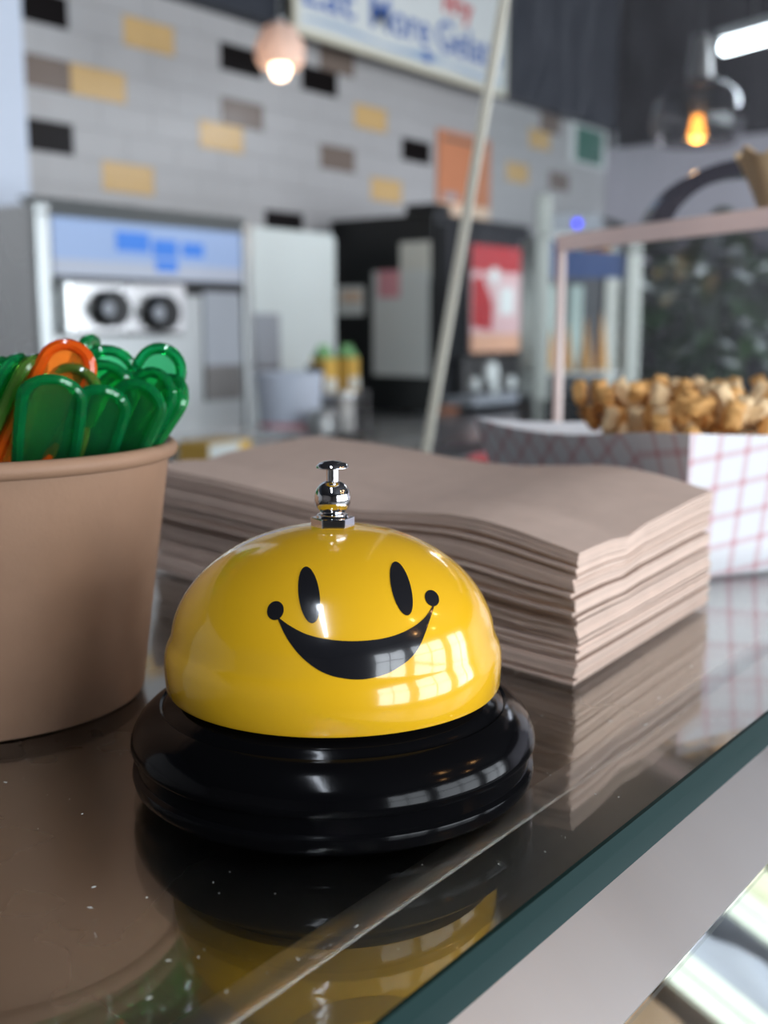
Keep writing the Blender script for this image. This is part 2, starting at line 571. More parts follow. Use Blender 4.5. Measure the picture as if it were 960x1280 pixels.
# shop front behind the photographer: wall with four windows
wf = B()
xs = [-4.0] + [v for wx, ww in WIN for v in (wx - ww / 2, wx + ww / 2)] + [6.2]
for i in range(0, len(xs), 2):
    wf.box(xs[i], xs[i + 1], WY - 0.1, WY, FLOOR, CEIL)
for wx, ww in WIN:
    wf.box(wx - ww / 2, wx + ww / 2, WY - 0.1, WY, FLOOR, WZ0)
    wf.box(wx - ww / 2, wx + ww / 2, WY - 0.1, WY, WZ1, CEIL)
struct('wall_front', wf, M['plaster'])
for n, (wx, ww) in enumerate(WIN):
    g = B()
    for t in (0, 0.5, 1):
        xx = wx - ww / 2 + 0.02 + t * (ww - 0.04)
        g.box(xx - 0.02, xx + 0.02, WY - 0.06, WY + 0.02, WZ0, WZ1)
    for t in (0.012, 0.62, 0.988):
        zz = WZ0 + t * (WZ1 - WZ0)
        g.box(wx - ww / 2, wx + ww / 2, WY - 0.055, WY + 0.015, zz - 0.02, zz + 0.02)
    struct('window_%d' % (n + 1), g, M['winframe'])

# ================================================================== the counter
X0, X1 = -0.7, 1.75
YG = 0.0862
counter = thing('glass_counter', 'glass topped counter with dark teal polished front edge', 'counter', (0.5, 0.35, -0.0085))
B().prism([(YG + 0.0015, -0.0082), (0.468, -0.0082), (0.468, 0.0), (YG + 0.0015, 0.0)], 0, X0, X1).build('glass_slab', M['glass'], counter)
B().prism([(YG, -0.0082), (YG + 0.0016, -0.0082), (YG + 0.0016, -0.0006), (YG, -0.0028)], 0, X0, X1).build('polished_edge', M['glass_edge'], counter, label='teal polished glass edge')
B().prism([(YG, -0.0028), (YG + 0.0016, -0.0006), (YG + 0.0016, 0.00005), (YG + 0.0007, 0.00005)], 0, X0, X1).build('edge_arris', M['glass_edge'], counter, label='narrow bevel along the glass edge')

base = thing('steel_counter_base', 'stainless steel deck and sloping front trim under the glass counter', 'counter base', (0.5, 0.35, FLOOR))
dk = [(0.466, -0.0085), (0.1145, -0.0085), (0.1145, -0.016), (0.466, -0.016)]
bead = [(0.1145, -0.016), (0.1145, -0.0085)]
for i in range(1, 9):
    t = i / 8
    bead.append((0.1145 - 0.0052 * math.sin(t * math.pi / 2), -0.0085 - 0.0034 * (1 - math.cos(t * math.pi / 2))))
bead += [(0.1093, -0.016)]
B().prism(bead, 0, X0, X1).build('rolled_bead', M['bead'], base, smooth=True, label='rolled bead of the steel deck')
B().prism([(0.1093, -0.0108), (0.1093, -0.016), (0.0886, -0.016), (0.0886, -0.0095)], 0, X0, X1).build('deck_flange', M['flange'], base, label='brushed flange under the glass edge')
B().prism(dk, 0, X0, X1).build('steel_deck', M['deck'], base, smooth=True, label='stainless sheet under the glass')
B().prism([(0.0885, -0.0083), (0.0865, -0.0083), (0.0727, -0.0202), (0.0739, -0.0224), (0.0885, -0.0165)], 0, X0, X1).build('front_trim', M['brushed'], base, smooth=True, label='brushed steel sloping trim')
B().box(X0, X1, 0.448, 0.466, FLOOR, -0.016).build('rear_panel', M['steel'], base)
B().box(X0, X1, 0.10, 0.448, FLOOR, -0.62).build('plinth', M['darksteel'], base)

# gelato case below the trim
case = thing('gelato_case', 'sloping glass front of the gelato case below the steel trim', 'display case', (0.5, 0.0, FLOOR))
B().prism([(0.0735, -0.0222), (0.0720, -0.0210), (-0.115, -0.55), (-0.115, FLOOR), (-0.112, FLOOR), (-0.112, -0.55)], 0, X0, X1).build('front_glass', M['casepane'], case)
B().tube([(X0 + 0.05, 0.130, -0.030), (X1 - 0.05, 0.130, -0.030)], 0.008, 10).build('light_tube', M['ledcase'], case, smooth=True)
area('case_tube_offscreen', (0.5, 0.135, -0.042), (0, 0, 0), 2.2, 0.02, 2.2, (0.95, 1.0, 0.96))
B().box(X0, X1, 0.432, 0.447, -0.60, -0.017).build('back_liner', M['whiteplastic'], case)

PANW, PANL = 0.082, 0.36
gels = ['gel_cream', 'gel_grey', 'gel_brown', 'gel_cream', 'gel_blue', 'gel_brown', 'gel_grey', 'gel_cream', 'gel_blue', 'gel_brown', 'gel_grey', 'gel_cream', 'gel_blue', 'gel_brown', 'gel_cream', 'gel_grey']
names = {'gel_cream': 'cream', 'gel_grey': 'lilac grey', 'gel_brown': 'brown', 'gel_blue': 'pale blue'}
tilt = math.radians(24)
for i, g in enumerate(gels):
    x0 = 0.02 + i * (PANW + 0.006)
    root = thing('gelato_pan', 'steel pan of %s gelato inside the lit case' % names[g], 'pan', (x0, 0.405, -0.165), 'gelato pans in the case')
    root.rotation_euler = (tilt, 0, 0)
    w, l = PANW, PANL
    b = B()
    t = 0.004
    b.box(0, t, -l, 0, -0.05, 0).box(w - t, w, -l, 0, -0.05, 0).box(t, w - t, -l, -l + t, -0.05, 0).box(t, w - t, -t, 0, -0.05, 0).box(t, w - t, -l + t, -t, -0.05, -0.046)
    b.build('pan_body', M['steel'], root, off=(0, 0, 0))
    b = B()
    rw = 0.012
    b.box(-0.002, rw, -l, 0, 0, 0.003).box(w - rw, w + 0.002, -l, 0, 0, 0.003).box(rw, w - rw, -l, -l + rw, 0, 0.003).box(rw, w - rw, -rw, 0, 0, 0.003)
    b.build('pan_rim', M['cream'], root, off=(0, 0, 0))
    b = B()
    nx, ny = 12, 24
    vs, fs = [], []
    for jy in range(ny + 1):
        for jx in range(nx + 1):
            u, v = jx / nx, jy / ny
            e = min(u, 1 - u, v * 2, 2 - 2 * v)
            hz = -0.03 + 0.03 * min(1, e * 5) + 0.012 * noise.noise(Vector((u * 4 + i * 3, v * 8, 0)))
            vs.append((t + u * (w - 2 * t), -l + t + v * (l - 2 * t), hz - 0.006))
    for jy in range(ny):
        for jx in range(nx):
            a = jy * (nx + 1) + jx
            fs.append((a, a + 1, a + nx + 2, a + nx + 1))
    b.add(vs, fs)
    b.build('gelato', M[g], root, smooth=True, off=(0, 0, 0))

# ================================================================== the smiley bell
BX, BY = 0.1788, 0.1498
bell = thing('call_bell', 'yellow smiling counter bell on a flared black base', 'bell', (BX, BY, 0))
prof = [(0.0001, 0.0004), (0.0405, 0.0004), (0.0418, 0.0010), (0.0429, 0.0022), (0.0432, 0.0036), (0.0430, 0.0046), (0.0422, 0.0052),
        (0.0423, 0.0082), (0.0431, 0.0088), (0.0434, 0.0096), (0.0433, 0.0106), (0.0428, 0.0122), (0.0418, 0.0140), (0.0402, 0.0156),
        (0.0384, 0.0170), (0.0371, 0.0176), (0.0366, 0.0174), (0.0360, 0.0180), (0.0352, 0.0190), (0.0343, 0.0194), (0.0330, 0.0210), (0.0300, 0.0225), (0.0001, 0.0230)]
B().lathe(prof, 128, (BX, BY, 0)).build('base', M['black_gloss'], bell, smooth=True, label='flared glossy black base')

ZR = 0.0212          # dome rim
dome = [(0.0336, ZR + 0.0002), (0.0346, ZR), (0.0354, ZR), (0.0357, ZR + 0.0006), (0.0359, 0.0260), (0.0358, 0.0284), (0.0354, 0.0300), (0.0348, 0.0313), (0.0343, 0.0325)]
za, ra, zc = 0.0550, 0.0346, 0.0298
for i in range(1, 30):
    a = math.radians(9 + 81 * i / 29)
    dome.append((max(0.0001, ra * math.cos(a) ** 0.97), zc + (za - zc) * math.sin(a)))
dm = B().lathe(dome, 160, (BX, BY, 0)).build('dome', M['yellow'], bell, smooth=True, label='yellow enamel dome')


def dome_r(z):
    for (r0, z0), (r1, z1) in zip(dome[1:], dome[2:]):
        if z0 <= z <= z1 and z1 > z0:
            return r0 + (r1 - r0) * (z - z0) / (z1 - z0)
    return 0.0001


def on_dome(px, py, lift=0.00012):
    """where the sight line of a printed mark meets the dome"""
    r = ray(px, py)
    t0, hit = 0.15, None
    prev = t0
    for i in range(1200):
        t = t0 + i * 0.0001
        p = CP + r * t
        q = math.hypot(p[0] - BX, p[1] - BY)
        if ZR < p[2] < za and q <= dome_r(p[2]):
            lo, hi = prev, t
            for _ in range(25):
                mid = (lo + hi) / 2
                p = CP + r * mid
                if math.hypot(p[0] - BX, p[1] - BY) <= dome_r(p[2]):
                    hi = mid
                else:
                    lo = mid
            p = CP + r * hi
            e = 1e-4
            dr = (dome_r(p[2] + e) - dome_r(p[2] - e)) / (2 * e)
            n = Vector((p[0] - BX, p[1] - BY, 0)).normalized()
            n = (n + Vector((0, 0, -dr))).normalized()
            return tuple(Vector(p) + n * lift)
        prev = t
    return tuple(CP + r * 0.2)


def patch(grid):
    b = B()
    nr, nc = len(grid), len(grid[0])
    b.add([on_dome(*q) for row in grid for q in row],
          [(i * nc + j, i * nc + j + 1, (i + 1) * nc + j + 1, (i + 1) * nc + j) for i in range(nr - 1) for j in range(nc - 1)])
    return b


def blob(cx, cy, a, b_, ang):
    g = []
    for i in range(7):
        k = max(0.001, i / 6)
        row = []
        for j in range(37):
            t = 2 * math.pi * j / 36
            x, y = a * k * math.cos(t), b_ * k * math.sin(t)
            row.append((cx + x * math.cos(ang) - y * math.sin(ang), cy + x * math.sin(ang) + y * math.cos(ang)))
        g.append(row)
    return patch(g)


blob(386.5, 744, 13.2, 35.5, math.radians(-7)).build('printed_eye', M['print_black'], bell, smooth=True, label='black oval printed eye')
blob(501.5, 736, 12.0, 34.5, math.radians(-14)).build('printed_eye', M['print_black'], bell, smooth=True, label='black oval printed eye')
blob(344.5, 763.5, 10.2, 12.0, math.radians(20)).build('smile_dot', M['print_black'], bell, smooth=True)
blob(539.7, 748, 8.2, 10.6, math.radians(-28)).build('smile_dot', M['print_black'], bell, smooth=True)
top_pts = [(346, 770), (362, 782), (385, 793.5), (415, 800), (447, 801.5), (480, 798), (507, 789), (529, 774), (543, 754)]
bot_pts = [(346, 771), (359, 798), (378, 822), (403, 840), (432, 848.5), (463, 848), (495, 836), (523, 810), (543.5, 755)]


def spl(pts, t):
    t *= len(pts) - 1
    i = min(int(t), len(pts) - 2)
    f = t - i
    P = [pts[max(0, min(len(pts) - 1, i + k))] for k in (-1, 0, 1, 2)]
    return tuple(0.5 * (2 * P[1][c] + (P[2][c] - P[0][c]) * f + (2 * P[0][c] - 5 * P[1][c] + 4 * P[2][c] - P[3][c]) * f * f + (3 * P[1][c] - P[0][c] - 3 * P[2][c] + P[3][c]) * f ** 3) for c in (0, 1))


grid = []
for j in range(7):
    row = []
    for i in range(49):
        a, c = spl(top_pts, i / 48), spl(bot_pts, i / 48)
        row.append((a[0] + (c[0] - a[0]) * j / 6, a[1] + (c[1] - a[1]) * j / 6))
    grid.append(row)
patch(grid).build('printed_smile', M['print_black'], bell, smooth=True, label='black crescent printed smile')

zn = za - 0.0004
nut = B()
hexa = [(0.00465 * math.cos(math.radians(60 * k + 12)), 0.00465 * math.sin(math.radians(60 * k + 12))) for k in range(6)]
nut.prism([(BX + x, BY + y) for x, y in hexa], 2, zn, zn + 0.0021)
nut.build('nut', M['chrome'], bell, bevel=0.00025)
ball = [(0.0036, zn + 0.0020), (0.0034, zn + 0.0026), (0.0028, zn + 0.0029)]
zb = zn + 0.0061
for i in range(17):
    a = math.radians(-58 + (68 + 58) * i / 16)
    ball.append((0.0039 * math.cos(a), zb + 0.0039 * math.sin(a)))
ball.append((0.0001, zb + 0.0038))
B().lathe(ball, 48, (BX, BY, 0)).build('ball_collar', M['chrome'], bell, smooth=True)
zp = zb + 0.0034
bt = [(0.00135, zp), (0.00135, zp + 0.0029), (0.0030, zp + 0.0029), (0.00345, zp + 0.0031), (0.0034, zp + 0.0034), (0.0028, zp + 0.0040), (0.0018, zp + 0.0044), (0.0001, zp + 0.0046)]
B().lathe(bt, 40, (BX, BY, 0)).build('plunger', M['chrome'], bell, smooth=True)

# ================================================================== kraft cup with spoons
CX, CY, _ = ground(-0.106, 0.288)
cup = thing('paper_cup', 'brown kraft paper cup filled with plastic spoons', 'cup', (CX, CY, 0))
H_ = 0.0655
wall = [(0.0395, 0.0006), (0.0409, 0.0004), (0.0411, 0.0012), (0.0497, H_ - 0.001), (0.0491, H_ - 0.001), (0.0405, 0.006), (0.0001, 0.006), (0.0001, 0.004), (0.0395, 0.004), (0.0395, 0.0006)]
B().lathe(wall, 96, (CX, CY, 0)).build('cup_wall', M['kraft'], cup, smooth=True)
rim = [(0.0500 + 0.0019 * math.cos(2 * math.pi * k / 14), H_ - 0.0006 + 0.0021 * math.sin(2 * math.pi * k / 14)) for k in range(15)]
B().lathe(rim, 96, (CX, CY, 0)).build('rolled_rim', M['kraft'], cup, smooth=True)

SL = 0.098


def spoon_meshes(w):
    h = w / 2
    out = []           # outline from lower left up, around, down
    ztop = SL - h
    for i in range(7):
        t = i / 6
        out.append((-(0.0030 + (h - 0.0030) * min(1, t * 1.3)), 0.022 + (ztop - 0.022) * t))
    for i in range(1, 12):
        a = math.pi - math.pi * i / 12
        out.append((h * math.cos(a), ztop + h * math.sin(a)))
    for i in range(7):
        t = 1 - i / 6
        out.append(((0.0030 + (h - 0.0030) * min(1, t * 1.3)), 0.022 + (ztop - 0.022) * t))
    rim_b = B().tube([(x, 0, z) for x, z in out], 0.0015, 8)
    n = len(out)
    pl = B()
    th = 0.00045
    for sy in (-th, th):
        pl.add([(x * 0.96, sy, z) for x, z in out], [])
    m = n // 2
    for i in range(m):
        for o_ in (0, n):
            pl.f.append((o_ + i, o_ + i + 1, o_ + n - 2 - i, o_ + n - 1 - i) if i + 1 < n - 2 - i else (o_ + i, o_ + i + 1, o_ + n - 1 - i))
    bowl = B()
    vs, fs = [], []
    for i in range(9):
        for j in range(9):
            u, v = i / 8 * 2 - 1, j / 8 * 2 - 1
            x, z = u * math.sqrt(1 - v * v / 2), v * math.sqrt(1 - u * u / 2)
            vs.append((x * 0.0075, 0.004 * (1 - x * x - z * z) - 0.0005, 0.0135 + z * 0.012))
    for i in range(8):
        for j in range(8):
            a = i * 9 + j
            fs.append((a, a + 1, a + 10, a + 9))
    bowl.add(vs, fs)
    return pl, rim_b, bowl


SPM = {}
for w in (0.0115, 0.0135):
    pl, rb, bo = spoon_meshes(w)
    for c in ('green', 'olive', 'orange'):
        SPM[(w, c)] = (pl.mesh('handle', M[c + '_clear']), rb.mesh('handle_rim', M[c], True), bo.mesh('scoop', M[c], True))


def spoon(px, py, d, bx, by, spin, col, label, w=0.0115):
    """px,py,d: handle tip; bx,by: foot offset inside the cup; spin: turn of the flat face from the camera"""
    best = None
    for kd in range(-20, 21):
        for q in range(0, 24):
            for rf in (0.0, 0.010, 0.020, 0.028):
                dd = d + kd * 0.002
                T = Vector(atd(px, py, dd))
                foot = Vector((CX + rf * math.cos(q * math.pi / 12), CY + rf * math.sin(q * math.pi / 12), 0.0085))
                x_ = foot.lerp(T, (H_ + 0.001 - foot.z) / (T.z - foot.z))
                rr = math.hypot(x_.x - CX, x_.y - CY)
                cost = abs(kd) * 0.6 + (foot - Vector((CX + bx, CY + by, 0.0085))).length * 120 + max(0, rr + w * 0.42 - 0.0475) * 4000
                if best is None or cost < best[0]:
                    best = (cost, T, foot)
    T, foot = best[1], best[2]
    zax = (T - foot).normalized()
    L = (T - foot).length
    view = (Vector((0, 0, CAMZ)) - T).normalized()
    y = (view - zax * view.dot(zax)).normalized()
    y = Matrix.Rotation(math.radians(spin), 3, zax) @ y
    x = y.cross(zax)
    root = thing('spoon', label, 'spoon', foot, 'plastic spoons in the kraft cup')
    m3 = Matrix((x, y, zax)).transposed()
    root.rotation_euler = m3.to_euler()
    root.scale = (1, 1, L / SL)
    for nm, me in zip(('handle', 'handle_rim', 'scoop'), SPM[(w, col)]):
        link(nm, me, root)
    return root


G = 'green translucent plastic spoon '
R = 0.018
spoon(68, 474, 0.262, 0.008, -0.012, 4, 'green', G + 'with an upright rounded handle against the cup rim', 0.0135)
spoon(96, 434, 0.270, -0.028, -0.004, -8, 'orange', 'orange translucent plastic spoon leaning among the green ones', 0.0115)
spoon(100, 462, 0.270, -0.006, -0.012, -20, 'olive', 'olive green plastic spoon tucked behind the upright green handle')
spoon(48, 449, 0.272, -0.030, 0.0, 66, 'olive', 'olive green plastic spoon seen edge on beside the orange spoon')
spoon(27, 448, 0.272, -0.030, 0.004, 62, 'green', G + 'seen edge on, parallel to the olive spoon')
spoon(5, 452, 0.275, -0.030, 0.008, 60, 'green', G + 'seen edge on at the end of the leaning row')
spoon(-12, 462, 0.268, -0.028, 0.010, 58, 'green', G + 'half hidden past the leaning row')
spoon(-4, 512, 0.275, -0.028, 0.004, 62, 'orange', 'orange translucent plastic spoon low behind the leaning green row')
spoon(116, 424, 0.300, 0.0, 0.014, 68, 'green', G + 'poking up thin behind the orange spoon')
spoon(148, 441, 0.290, 0.006, 0.010, 5, 'green', G + 'standing tallest in the dense green bunch', 0.0135)
spoon(143, 460, 0.280, 0.004, 0.004, -6, 'green', G + 'with a glinting rim in the middle of the bunch', 0.0135)
spoon(133, 488, 0.268, 0.012, -0.006, 8, 'green', G + 'low and upright against the rim beside the bunch')
spoon(183, 484, 0.272, 0.014, -0.004, -10, 'green', G + 'with a bright rounded tip near the steel machine side')
spoon(214, 440, 0.290, 0.004, 0.006, -14, 'green', G + 'with a see-through loop leaning out over the rim')
spoon(203, 470, 0.282, 0.012, 0.002, -28, 'green', G + 'fanned out just below the see-through loop')
spoon(225, 478, 0.286, 0.014, 0.004, -52, 'green', G + 'fanned out edge on, outermost over the napkins')
spoon(165, 470, 0.285, 0.010, 0.006, 10, 'green', G + 'wedged deep in the green bunch')

# ================================================================== napkin stack
P0 = Vector((0.2643, 0.1365, 0))
DU = Vector((0.156, 0.988, 0)).normalized()
DV = Vector((0.9983, 0.0577, 0)).normalized()
LU, LV = 0.213, 0.112
US = [0.0, 0.02, 0.0346, 0.0472, 0.0675, 0.0858, 0.1055, 0.1269, 0.15, 0.175, 0.208, 0.23]
ZS = [0.0366, 0.0404, 0.0421, 0.0420, 0.0399, 0.0380, 0.0375, 0.0384, 0.0398, 0.0407, 0.0414, 0.0414]
VS = [0.0, 0.020, 0.038, 0.045, 0.062, 0.095, 0.12]
ZV = [0.0, 0.0004, -0.0012, 0.0010, 0.0018, 0.0034, 0.0034]
NN = 34
weights = []
for k in range(NN):
    wgt = 1.0
    if k in (5, 9, 10, 15, 16, 21):
        wgt = 1.9
    weights.append(wgt)
cum = np.cumsum([0] + weights) / sum(weights)
NU, NV = 40, 16
for k in range(NN):
    f0 = cum[k]
    ddz = 0.00090 if k < NN - 1 else 0.0009
    ou, ov = rnd.uniform(-0.0006, 0.0006), rnd.uniform(-0.0011, 0.0011)
    if k > NN - 4:
        ov += 0.0006
    vs, fs = [], []
    ph = 3.3
    for i in range(NU + 1):
        for j in range(NV + 1):
            u, v = i / NU * LU, j / NV * LV
            zt = np.interp(u, US, ZS) + np.interp(v, VS, ZV)
            sag = 1.0 - 0.25 * math.exp(-((u - 0.02) / 0.03) ** 2) * (1 - f0) * f0 * 1.3
            # lower sheets lie nearly flat, upper ones take the full wave
            flat = 0.0385
            hh = f0 * (flat + (zt - flat) * f0 ** 0.6) * sag
            hh = hh - ddz * (1 if k > 0 else 0) * 0 + 0.0002
            hh += 0.00025 * noise.noise(Vector((u * 60, v * 60, ph))) * min(1, f0 * 4)
            # the far end curls in towards the foot of the pile
            tuck = (1 - f0) * 0.004 * math.sin(min(1, u / LU) * math.pi / 2) if u > LU * 0.9 else 0
            p = P0 + DU * (u + ou - tuck) + DV * (v + ov + 0.0014 * math.sin(f0 * 6.5))
            # frayed short edge
            if j == 0:
                p = p + DV * 0.0004 * noise.noise(Vector((u * 300, k, 0)))
            vs.append((p.x, p.y, max(0.0001, hh)))
    n1 = (NU + 1) * (NV + 1)
    for (x, y, z) in list(vs):
        vs.append((x, y, z + ddz))
    def I(i, j, t):
        return t * n1 + i * (NV + 1) + j
    for i in range(NU):
        for j in range(NV):
            fs.append((I(i, j, 1), I(i + 1, j, 1), I(i + 1, j + 1, 1), I(i, j + 1, 1)))
            fs.append((I(i, j, 0), I(i, j + 1, 0), I(i + 1, j + 1, 0), I(i + 1, j, 0)))
    for i in range(NU):
        fs.append((I(i, 0, 0), I(i + 1, 0, 0), I(i + 1, 0, 1), I(i, 0, 1)))
        fs.append((I(i, NV, 0), I(i, NV, 1), I(i + 1, NV, 1), I(i + 1, NV, 0)))
    for j in range(NV):
        fs.append((I(0, j, 0), I(0, j, 1), I(0, j + 1, 1), I(0, j + 1, 0)))
        fs.append((I(NU, j, 0), I(NU, j + 1, 0), I(NU, j + 1, 1), I(NU, j, 1)))
    o = B().add(vs, fs).build('paper_napkin', NAPK[rnd.randrange(3) if k < NN - 1 else 0], smooth=True)
    if k == NN - 1:
        lab = 'brown paper napkin lying on top of the stack behind the bell'
    elif k == 0:
        lab = 'brown paper napkin at the bottom of the stack, on the glass'
    else:
        lab = 'brown paper napkin pressed within the thick wavy stack'
    tag(o, lab, 'napkin', 'napkins stacked on the counter')

# ================================================================== plaid food tray with waffle pieces
N_ = Vector((0.386, 0.156, 0))
T_ = Vector((0.470, 0.302, 0))
e1 = (T_ - N_)
e1n = e1.normalized()
e2n = Vector((e1n.y, -e1n.x, 0))          # to the right
WR = 0.125
tray = thing('paper_food_tray', 'plaid paper food tray heaped with golden waffle pieces', 'tray', tuple(N_ + e1 * 0.5 + e2n * WR * 0.5))
rimc = [N_, N_ + e1, N_ + e1 + e2n * WR, N_ + e2n * WR]
ctr = sum(rimc, Vector()) / 4
basec = [ctr + (p - ctr) * 0.80 for p in rimc]
rimz = [0.0585, 0.0520, 0.0520, 0.0545]


def wallpanel(name, a, b_, za_, zb_, a0, b0, m, inward, sag=0.0):
    """one folded side: rim a-b, foot a0-b0, with thickness and plaid uv"""
    n = 12
    b = B()
    vs, uvs = [], []
    for i in range(n + 1):
        t = i / n
        top = a.lerp(b_, t)
        zt = za_ + (zb_ - za_) * t - sag * math.sin(math.pi * t)
        bot = a0.lerp(b0, t)
        for s_ in (0, 1):
            sh = inward * 0.0006 * s_
            vs += [(bot.x + sh.x, bot.y + sh.y, 0.0006), (top.x + sh.x, top.y + sh.y, zt)]
    fs = []
    for i in range(n):
        p, q = i * 4, i * 4 + 4
        fs += [(p, q, q + 1, p + 1), (p + 2, p + 3, q + 3, q + 2), (p + 1, q + 1, q + 3, p + 3), (p, p + 2, q + 2, q)]
    fs += [(0, 1, 3, 2), (n * 4, n * 4 + 2, n * 4 + 3, n * 4 + 1)]
    b.add(vs, fs)
    o = b.build(name, m, tray)
    me = o.data
    uvl = me.uv_layers.new(name='UVMap')
    d = (b_ - a).normalized()
    for lp in me.loops:
        co = me.vertices[lp.vertex_index].co + Vector(tray.location)
        uvl.data[lp.index].uv = ((co - a).dot(d), co.z)
    return o


split = 0.18          # gusset fold near the near corner on the long side
f1 = rimc[0].lerp(rimc[1], split)
f0 = basec[0].lerp(basec[1], split)
wallpanel('side_panel', f1, rimc[1], 0.0565, rimz[1], f0, basec[1], PLAID, e2n, 0.004)
wallpanel('corner_gusset', rimc[0], f1, rimz[0], 0.0565, basec[0], f0, PLAID_W, e2n)
wallpanel('end_panel', rimc[1], rimc[2], rimz[1], rimz[2], basec[1], basec[2], TRAYIN, -e1n, 0.004)
wallpanel('side_panel', rimc[2], rimc[3], rimz[2], rimz[3], basec[2], basec[3], TRAYIN, -e2n, 0.004)
wallpanel('end_panel', rimc[3], rimc[0], rimz[3], rimz[0], basec[3], basec[0], PLAID_W, e1n, 0.001)
fl = B()
fl.add([(p.x, p.y, z) for z in (0.0003, 0.0012) for p in basec], [(0, 3, 2, 1), (4, 5, 6, 7), (0, 1, 5, 4), (1, 2, 6, 5), (2, 3, 7, 6), (3, 0, 4, 7)])
fl.build('tray_floor', TRAYIN, tray)


def waffle_mesh(seed, m):
    bm = bmesh.new()
    bmesh.ops.create_icosphere(bm, subdivisions=3, radius=1.0)
    r = random.Random(seed)
    ox = r.uniform(0, 50)
    for v in bm.verts:
        c = v.co.copy()
        k = 1 + 0.34 * noise.noise(c * 2.2 + Vector((ox, 0, 0))) + 0.10 * noise.noise(c * 5 + Vector((0, ox, 0)))
        # chunky stick: squared section, rounded ends, ridges across
        q = max(abs(c.x), abs(c.y), 0.6)
        c = Vector((c.x / q * 0.8, c.y / q * 0.8, c.z))
        k *= 1 + 0.07 * math.sin(c.z * 11)
        v.co = Vector((c.x * k * 0.0036, c.y * k * 0.0034, c.z * k * 0.0062))
    me = bpy.data.meshes.new('waffle_piece')
    bm.to_mesh(me)
    bm.free()
    me.materials.append(m)
    for p in me.polygons:
        p.use_smooth = True
    return me


WM = [waffle_mesh(i, M['waffle'] if i % 3 else M['waffle_pale']) for i in range(6)]
wr = random.Random(21)
placed = []
tries = 0
while len(placed) < 290 and tries < 40000:
    tries += 1
    layer = min(4, len(placed) // 58)
    a = wr.uniform(0.05, 0.62 - 0.02 * layer)
    c = wr.uniform(0.16, 0.84) if layer < 2 else wr.uniform(0.08, 0.92)
    if layer < 2 and a < 0.12:
        continue
    p = N_ + e1 * a + e2n * (WR * c)
    # heap profile: rises from the gusset, highest in the middle
    z = 0.030 + layer * 0.0082 + 0.006 * math.sin(a / 0.7 * math.pi) * (layer / 4) + wr.uniform(-0.002, 0.002)
    q = Vector((p.x, p.y, z))
    if any((q - o_).length < 0.0066 for o_ in placed):
        continue
    placed.append(q)
for i, q in enumerate(placed):
    o = link('waffle_piece', WM[wr.randrange(6)])
    o.location = q
    top = q.z > 0.055
    o.rotation_euler = (wr.gauss(0, 0.45 if top else 0.9), wr.gauss(0, 0.45 if top else 0.9), wr.uniform(0, 6.3))
    s = wr.uniform(0.85, 1.15)
    o.scale = (s, s, s * wr.uniform(0.8, 1.1))
    tag(o, 'golden brown crunchy waffle piece heaped in the plaid tray', 'waffle piece', 'waffle pieces in the plaid tray')

# ================================================================== sneeze guard pane
pb, pt = aty(535, 597, 0.435), None
XP = 0.62
guard = thing('sneeze_guard', 'tall leaning glass sneeze guard with a bright polished edge', 'glass panel', (XP, 0.436, 0))
slope = (0.376 - 0.436) / 0.30
yz = lambda z: 0.436 + slope * z
zt = 0.75
B().prism([(yz(0), 0.0002), (yz(0) + 0.006, 0.0002), (yz(zt) + 0.006, zt), (yz(zt), zt)], 0, XP + 0.0012, 1.70).build('pane', M['pane'], guard)
B().prism([(yz(0) - 0.0002, 0.0002), (yz(0) + 0.0062, 0.0002), (yz(zt) + 0.0062, zt), (yz(zt) - 0.0002, zt)], 0, XP - 0.0015, XP + 0.0012).build('polished_edge', M['pane_edge'], guard, label='pale lit glass edge')

# ================================================================== acrylic riser with dome band and a waffle piece on it
c0 = Vector(ground(0.108, 0.72))
Ad = Vector((-0.476, -0.88, 0)).normalized()
Bd = Vector((0.985, -0.17, 0)).normalized()
ZT = 0.1445
LA, LB = 0.30, 0.20
riser = thing('acrylic_riser', 'clear acrylic riser with a frosted pink edge behind the waffle tray', 'display riser', (c0.x, c0.y, 0))


def slab(c_, a_, b_, z0, z1):
    q = [c_, c_ + a_, c_ + a_ + b_, c_ + b_]
    return B().add([(p.x, p.y, z) for z in (z0, z1) for p in q], [(0, 3, 2, 1), (4, 5, 6, 7), (0, 1, 5, 4), (1, 2, 6, 5), (2, 3, 7, 6), (3, 0, 4, 7)])


slab(c0 + Bd * 0.002, Ad * LA, Bd * LB, ZT, ZT + 0.007).build('top_panel', M['acrylic'], riser)
slab(c0, Ad * LA, Bd * 0.0018, ZT - 0.0012, ZT + 0.0088).build('frosted_edge', M['acryl_edge'], riser, label='frosted pinkish edge')
for u, v in ((0.0, 0.001), (LA - 0.007, 0.001), (0.0, LB - 0.008), (LA - 0.007, LB - 0.008)):
    slab(c0 + Ad * u + Bd * v, Ad * 0.006, Bd * 0.004, 0.0002, ZT).build('leg', M['acryl_edge'] if u == 0 and v < 0.01 else M['acrylic'], riser)


def on_riser(px, d):
    p = Vector(atd(px, 400, d))
    return Vector((p.x, p.y, 0))


